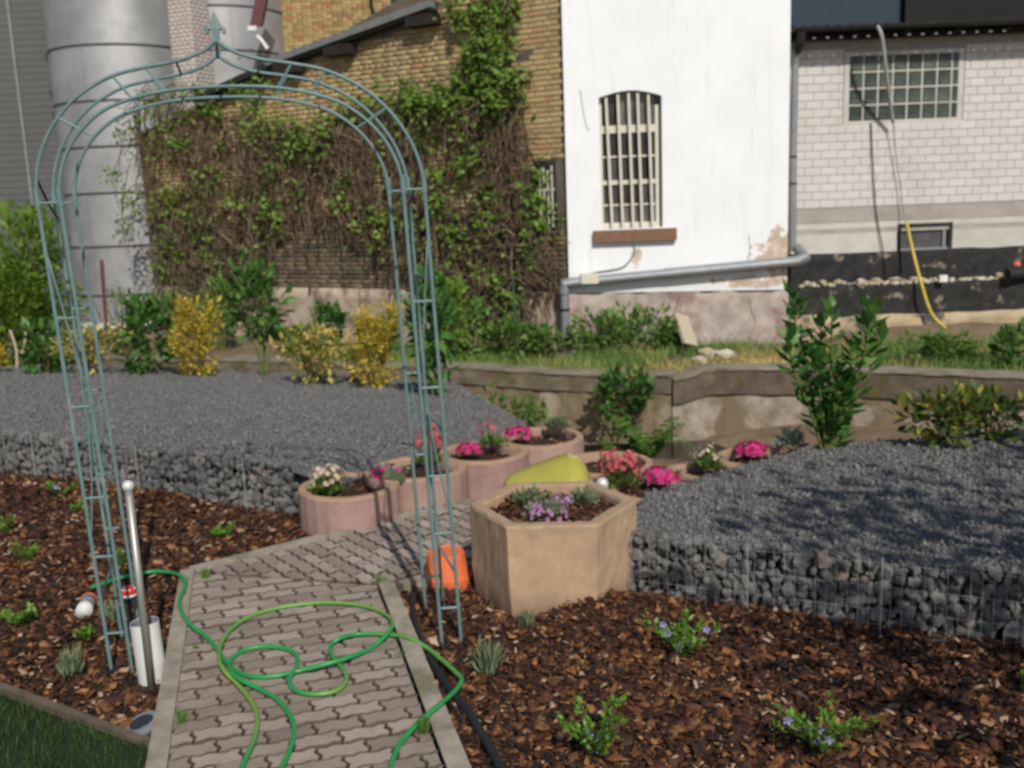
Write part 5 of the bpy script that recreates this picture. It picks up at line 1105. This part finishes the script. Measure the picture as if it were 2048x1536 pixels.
n = 900; r2 = np.sqrt(rng.random(n))*.29; a2 = rng.uniform(0, 6.28, n); s = rng.uniform(.008, .022, n)
scatter('bark', CH_V, CH_F, np.column_stack([hc[0]+r2*np.cos(a2), hc[1]+r2*np.sin(a2), np.full(n, hz_-.055)+rng.uniform(0, .02, n)]), yawrot(n, .4), np.column_stack([s*.5, s, s*.25]), M['bark'], hexp)
cushion('stonecrop', 'green stonecrop at the back left of the hexagonal planter', G(1055, 1003, hz_-.04), .15, .05, 'laven', 160, .03, cat='plant')
cushion('stonecrop', 'green stonecrop at the right side of the hexagonal planter', G(1166, 1008, hz_-.04), .12, .06, 'laven', 150, .03, cat='plant')
cushion('lilac_flower', 'lilac flowering cushion at the front of the hexagonal planter', G(1092, 1030, hz_-.04), .20, .05, 'laven', 220, .03, 'lilac', 46, .013)
cushion('lilac_flower', 'smaller lilac flower cluster in the middle of the hexagonal planter', G(1122, 1012, hz_-.04), .09, .05, 'laven', 40, .025, 'lilac', 26, .013)
# lime green ornament lying behind it
a = YP(1003, 975, 5.02); b = YP(1188, 975, 5.02); L2 = b[0]-a[0]
PT = [(0, 0), (.006, .05), (.02, .085), (.05, .108), (.15, .136), (.4, .178), (.60, .208), (.74, .222), (.83, .212), (.90, .180), (.95, .130), (.98, .075), (1, 0)]
tt = .5-.5*np.cos(np.pi*np.linspace(0, 1, 34)); fine = np.linspace(0, 1, 400); rf = np.interp(fine, [p[0] for p in PT], [p[1] for p in PT])
for _ in range(60): rf[1:-1] = np.convolve(rf, [.25, .5, .25], 'valid')
prof = [(max(float(np.interp(t, fine, rf)), .0005), t*L2) for t in tt]
o = MB().lathe(prof, (0, 0, 0), 36, False, False).build('garden_ornament', M['lime'], None, True); tag(o, 'glossy lime green egg shaped ornament lying behind the hexagonal planter', 'ornament')
o.rotation_euler = Vector((1, .05, 0)).to_track_quat('Z', 'Y').to_euler(); o.location = (a[0], 5.02, .25)
p = G(1205, 978, .22); tag(MB().lathe([(.0, -.03)]+[(.035*math.sin(math.pi*t), -.035*math.cos(math.pi*t)) for t in np.linspace(.1, .9, 9)]+[(0, .035)], p+[0, 0, .03], 16, False, False).build('silver_ball', M['ball'], None, True), 'small silver ball shining right of the lime green ornament', 'ball')
# orange pot upside down
p0 = G(893, 1178, .0); p0 = p0+[0, .09, 0]
op = thing('orange_pot', 'bright orange flower pot turned upside down behind the right arch legs', 'flower pot', p0)
MB().lathe([(.114, -.02), (.118, .04), (.111, .043), (.110, .046), (.088, .150), (.084, .154), (.080, .148), (.05, .147)], p0, 28, True, True).build('pot_body', M['orange'], op, False)

# ------------------------------------------------------------------ rose arch of painted tubes
ar = thing('rose_arch', 'slender green painted metal rose arch with two pointed finials spanning the path', 'garden arch', ((-1.646-.249)/2, 3.78, 0))
fa = G(223, 1342, 0); fb = G(923, 1287, 0); fc = (fa+fb)/2; fx = (fb-fa)/np.linalg.norm(fb-fa); fn = np.array([-fx[1], fx[0], 0])
def FP(s, z, d=0): return fc+fx*(s-.031*z-.012*d)+fn*d-np.array([.0, 0, 0])+np.array([0, 0, z])+fx*(-.16*d)
OG = [(.705, 1.86), (.693, 1.95), (.655, 2.05), (.59, 2.145), (.50, 2.225), (.38, 2.285), (.26, 2.312), (.15, 2.33), (.075, 2.352), (.03, 2.375), (0, 2.40)]
INN = [(.625, 1.86), (.612, 1.94), (.575, 2.025), (.515, 2.10), (.43, 2.165), (.32, 2.205), (.2, 2.228), (.1, 2.236), (0, 2.238)]
tr = .0070
for d in (0, .36):
    P = smooth_path([FP(s, z, d) for s, z in OG], 4); Q = smooth_path([FP(-s, z, d) for s, z in OG], 4)
    MB().tube(P, tr, 8).build('outer_arc', M['archpaint'], ar, True); MB().tube(Q, tr, 8).build('outer_arc', M['archpaint'], ar, True)
    I = smooth_path([FP(s, z, d) for s, z in INN], 4); J = smooth_path([FP(-s, z, d) for s, z in INN], 4); MB().tube(I+J[::-1][1:], tr, 8).build('inner_arc', M['archpaint'], ar, True)
    for sg in (1, -1):
        for s in (.705, .625):
            MB().tube([FP(sg*s*.993, -.06, d), FP(sg*s, 1.865, d)], tr*1.05, 8).build('leg_tube', M['archpaint'], ar)
            MB().tube([FP(sg*s, 1.83, d), FP(sg*s, 1.90, d)], tr*1.45, 8).build('sleeve', M['archpaint'], ar)
        for z in (.16, .48, .72, 1.08, 1.42, 1.845): MB().tube([FP(sg*.7, z, d), FP(sg*.63, z, d)], .0055, 6).build('rung', M['archpaint'], ar)
        for i, j in ((3, 3), (5, 5), (6, 6)): MB().tube([FP(sg*OG[i][0], OG[i][1], d), FP(sg*INN[j][0], INN[j][1], d)], .005, 6).build('rung', M['archpaint'], ar)
        # one bowed decorative wire down each ladder
        B_ = smooth_path([FP(sg*.70, z0+1.1*f, d) if f in (0, 1) else FP(sg*(.70-.055*math.sin(math.pi*f)), z0+1.1*f, d) for z0 in (.55,) for f in (0, .3, .6, 1)], 4); MB().tube(B_[:7] if d else B_, .004, 5).build('bowed_wire', M['archpaint'], ar, True)
    # spear shaped finial with two side lobes
    z0 = 2.395; prof = [(.008, 0), (.010, .03), (.016, .045), (.020, .062), (.016, .085), (.008, .105), (.0, .125)]
    t_ = FP(0, z0, d); sc_ = .74 if d == 0 else .66
    V = []; F = []; half = [(0, .0), (.018, .0), (.016, .03), (.020, .055), (.030, .07), (.020, .095), (.010, .115), (0, .135)]
    full_ = half+[(-s, z) for s, z in half[-2:0:-1]]; n = len(full_)
    for dy in (-.006, .006): V += [t_+fx*s*sc_+[0, dy, z*sc_] for s, z in full_]
    F = [tuple(range(n))[::-1], tuple(range(n, 2*n))]+[(k, (k+1) % n, (k+1) % n+n, k+n) for k in range(n)]
    fin = link('finial', mesh('finial', V, F, M['archpaint']), ar)
    for sg in (1, -1):
        MB().tube(smooth_path([t_+[0, 0, .055*sc_], t_+fx*sg*.025+[0, 0, .062*sc_], t_+fx*sg*.042*sc_+[0, 0, .052*sc_], t_+fx*sg*.038*sc_+[0, 0, .035*sc_]], 4), .0075, 6).build('lobe', M['archpaint'], fin, True)
MB().tube([FP(0, 2.39, 0), FP(0, 2.39, .36)], .006, 6).build('ridge_bar', M['archpaint'], ar)
for sg in (1, -1):
    for i in (3, 5, 7): MB().tube([FP(sg*OG[i][0], OG[i][1], 0), FP(sg*OG[i][0], OG[i][1], .36)], .005, 6).build('cross_bar', M['archpaint'], ar)
    for z in (.3, .9, 1.5, 1.85): MB().tube([FP(sg*.705, z, 0), FP(sg*.705, z, .36)], .0055, 6).build('cross_bar', M['archpaint'], ar)
    MB().tube(smooth_path([FP(sg*.70, 1.95, .0), FP(sg*.69, 1.86, .10), FP(sg*.69, 1.80, .25), FP(sg*.70, 1.79, .36)], 4), .0045, 5).build('bowed_wire', M['black'], ar, True)

# ------------------------------------------------------------------ things by the left arch foot
p = G(303, 1374, 0); tp = YP(256, 972, p[1]+.02)
lm = thing('stake_lamp', 'slim metal pole with shiny ball top beside the left arch foot', 'garden light', p)
MB().tube([p-[0, 0, .05], tp-(tp-p)*.035], .0142, 12).build('pole', M['steel'], lm, True)
MB().lathe([(.0145, 0), (.015, .004), (.011, .012)], tp-(tp-p)*.04, 12).build('collar', M['greyplastic'], lm)
MB().lathe([(0.0, -.022)]+[(.022*math.sin(math.pi*t), -.022*math.cos(math.pi*t)) for t in np.linspace(.1, .9, 9)]+[(0, .022)], tp, 16, False, False).build('ball_top', M['ball'], lm, True)
p = G(296, 1366, 0)+[0, .055, 0]; q = YP(288, 1243, p[1]+.01)
wt = thing('white_tube', 'white plastic tube standing in the mulch behind the metal pole', 'tube', p)
ax_ = (q-p); 
MB().tube([p-[0, 0, .03], q], .055, 20, False).build('outer_tube', M['pvc'], wt, True); MB().tube([q, p], .049, 20, False).build('inner_lining', M['greyplastic'], wt, True)
p = G(255, 1290, 0)+[0, .03, 0]; q = YP(258, 1186, p[1])
ld_ = thing('toadstool_pick', 'small red and white toadstool ornament on a dark rod between arch leg and pole', 'ornament', p)
MB().tube([p-[0, 0, .03], q], .012, 8).build('rod', M['black'], ld_)
MB().lathe([(.034, .0), (.036, .006), (.028, .02), (.014, .03), (0, .033)], q, 18, True, False).build('cap', M['redgloss'], ld_, True)
MB().lathe([(.016, -.02), (.034, -.008), (.034, -.001)], q, 16, True, True).build('gills', M['whitepaint'], ld_, True)
for a in (0, 1.3, 2.6, 3.9, 5.2, 4.6): MB().lathe([(.007, 0), (.0065, .002), (0, .003)], q+[.024*math.cos(a), .024*math.sin(a), .021], 8).build('spot', M['whitepaint'], ld_)
s0 = G(170, 1225, .05); s1_ = G(192, 1172, .055); dd = (s1_-s0); dd[2] = 0; dd /= np.linalg.norm(dd); s0 = G(168, 1222, .04)
sy = thing('hose_sprayer', 'grey and white sprayer with orange ring lying in the mulch at the hose end', 'sprayer', s0-[0, 0, .04])
rod = lambda a, b, r_, nm, mt: MB().tube([s0+dd*a, s0+dd*b], r_, 18).build(nm, mt, sy, True)
rod(-.01, .055, .036, 'spray_head', M['pvc']); rod(.054, .125, .034, 'grip', M['greyplastic']); rod(.124, .137, .036, 'ring', M['redgloss'] if False else M['orange']); rod(.136, .16, .022, 'connector', M['greyplastic'])
p = G(284, 1447, .025); sd_ = thing('ground_light', 'flat grey solar ground light lying between lawn edge and path', 'garden light', p); tl = Matrix.Rotation(-.22, 4, 'Y') @ Matrix.Rotation(.12, 4, 'X')
for prof, mt, nm in (([(.062, -.02), (.068, -.006), (.066, .004), (.058, .007)], 'greyplastic', 'housing'), ([(.042, .0072), (.040, .0095)], 'solar', 'solar_panel')):
    m_ = MB().lathe(prof, (0, 0, 0), 28); m_.V = [tuple(np.array((tl @ Vector(v))[:])+p) for v in m_.V]; m_.build(nm, M[mt], sd_)

# ------------------------------------------------------------------ hoses
def zk(lst, sx, oy, ox=0): return [(ox+x/sx, oy+y/sx) for x, y in lst]
h1 = zk([(640, 265), (700, 245), (780, 215), (870, 190), (990, 165), (1100, 150), (1200, 158), (1270, 180), (1305, 225), (1290, 290), (1265, 350), (1270, 410), (1310, 490), (1395, 570)], 3.522, 1100)
h2 = zk([(20, 590), (100, 670), (150, 740), (205, 810), (290, 870), (400, 895), (550, 885), (700, 850), (900, 800), (1050, 755), (1200, 695), (1300, 610), (1350, 540), (1340, 480), (1250, 425), (1100, 385), (900, 372), (700, 385), (500, 420), (350, 470), (240, 540), (170, 620), (138, 700), (140, 790), (180, 860), (250, 930), (330, 1020), (390, 1120), (405, 1220), (380, 1340), (330, 1450), (290, 1545), (250, 1650), (300, 1760), (430, 1770), (530, 1660), (572, 1545), (610, 1460), (645, 1370), (662, 1260), (632, 1160), (540, 1050), (420, 980), (300, 920), (220, 860), (205, 800), (250, 740), (330, 700), (450, 680), (580, 690), (660, 720), (690, 780), (675, 840), (640, 885), (630, 930), (660, 980), (740, 1010), (850, 1015), (960, 990), (1020, 940), (1030, 890), (1000, 830), (950, 770), (915, 710), (930, 660), (990, 620), (1090, 595), (1200, 590), (1350, 597), (1480, 622), (1600, 690), (1700, 770), (1800, 860), (1843, 915), (1800, 990), (1700, 1080), (1580, 1180), (1470, 1290), (1400, 1380), (1350, 1500), (1330, 1600), (1330, 1750)], 3.522, 1100, 400)
HP = []; hp = h1+h2; o_h = len(h1)
bump = {8: .018, 9: .018, 11: .016, 12: .016, 23: .015, 24: .015, 43: .017, 44: .017, 65: .012}
def surf(u, v):
    p = G(u, v, .06); c_ = p[:2]@A_CR; q_ = p[:2]@B_CR
    if not (-.47 < c_ < .57) or q_ > 4.80: return .046
    return .074 if (c_ < -.36 or c_ > .46) else .0625
zz = np.array([surf(u, v) for u, v in hp]); zz = np.maximum(zz, np.convolve(np.pad(zz, 1, mode='edge'), [.25, .5, .25], 'valid'))
for i, (u, v) in enumerate(hp): HP.append(G(u, v, zz[i]+bump.get(i-o_h, 0)))
pth = smooth_path(HP, 5); fade = np.zeros(len(pth)); o1 = len(h1)*5
for a, b, w_ in ((o1+13*5, o1+20*5, 1.0), (o1+20*5, o1+29*5, .75), (o1+57*5, o1+61*5, .6), (o1+68*5, o1+73*5, .45)):
    for i in range(max(0, a-8), min(len(fade), b+8)): fade[i] = max(fade[i], w_*min(1, (i-a+8)/12, (b+8-i)/12))
m_ = MB().tube(pth, .0092, 8); o = m_.build('garden_hose', M['hosepaint'], None, True); tag(o, 'green garden hose looped over the paved path with a faded yellowish stretch', 'hose')
at_ = o.data.attributes.new('tint', 'FLOAT', 'POINT'); side = np.tile(np.array([.6+.4*math.cos(2*math.pi*k/8+1) for k in range(8)]), len(pth)); at_.data.foreach_set('value', (np.repeat(fade, 8)*side).astype(np.float32))
P = smooth_path([G(u, v, .02) for u, v in ((842, 1140), (837, 1151), (826, 1194), (830, 1248), (854, 1304), (888, 1364), (931, 1418), (962, 1466), (996, 1526), (1010, 1570))], 8)
tag(MB().tube(P, [.0165+.0012*(i % 2) for i in range(len(P))], 10).build('drain_hose', M['black'], None, False), 'thick black pipe lying in the mulch along the right kerb', 'pipe')
P = smooth_path([G(u, v, .012) for u, v in ((890, 1370), (905, 1410), (918, 1450), (930, 1500), (940, 1560))], 5)
tag(MB().tube(P, .007, 7).build('cable', M['black'], None, True), 'thin black cable lying beside the thick black pipe at the bottom', 'cable')

# ------------------------------------------------------------------ tree beside the garden, outside the frame: throws the dappled shade on the right gravel
random.seed(21); rng = np.random.default_rng(21); tc = np.array([3.97, .55, 0]); tree = thing('garden_tree', 'leafy tree beside the garden shading the right gravel bed', 'tree', tc)
MB().tube(smooth_path([tc-[0, 0, .2], tc+[.05, .05, 1.2], tc+[-.05, .1, 2.3], tc+[0, .1, 3.2]], 4), [.13*(1-.5*i/12) for i in range(13)], 10).build('trunk', M['trunk'], tree, True)
bl = []
for i in range(16):
    a = R(0, 6.28); s_ = tc+[0, .1, R(1.8, 3.1)]; l = R(.8, 1.7); e = s_+np.array([math.cos(a)*l, math.sin(a)*l, R(.4, 1.5)]); P = smooth_path([s_, (s_+e)/2+[0, 0, .1], e], 4)
    MB().tube(P, [.035*(1-.7*k/len(P)) for k in range(len(P))], 6).build('limb', M['trunk'], tree, True); bl += [e, (s_+e)/2+[0, 0, .1]]
pos = np.vstack([b_+rng.normal(size=(265, 3))*[.28, .28, .20] for b_ in bl]); leafcloud('crown', tree, pos, .085, M['privet'])
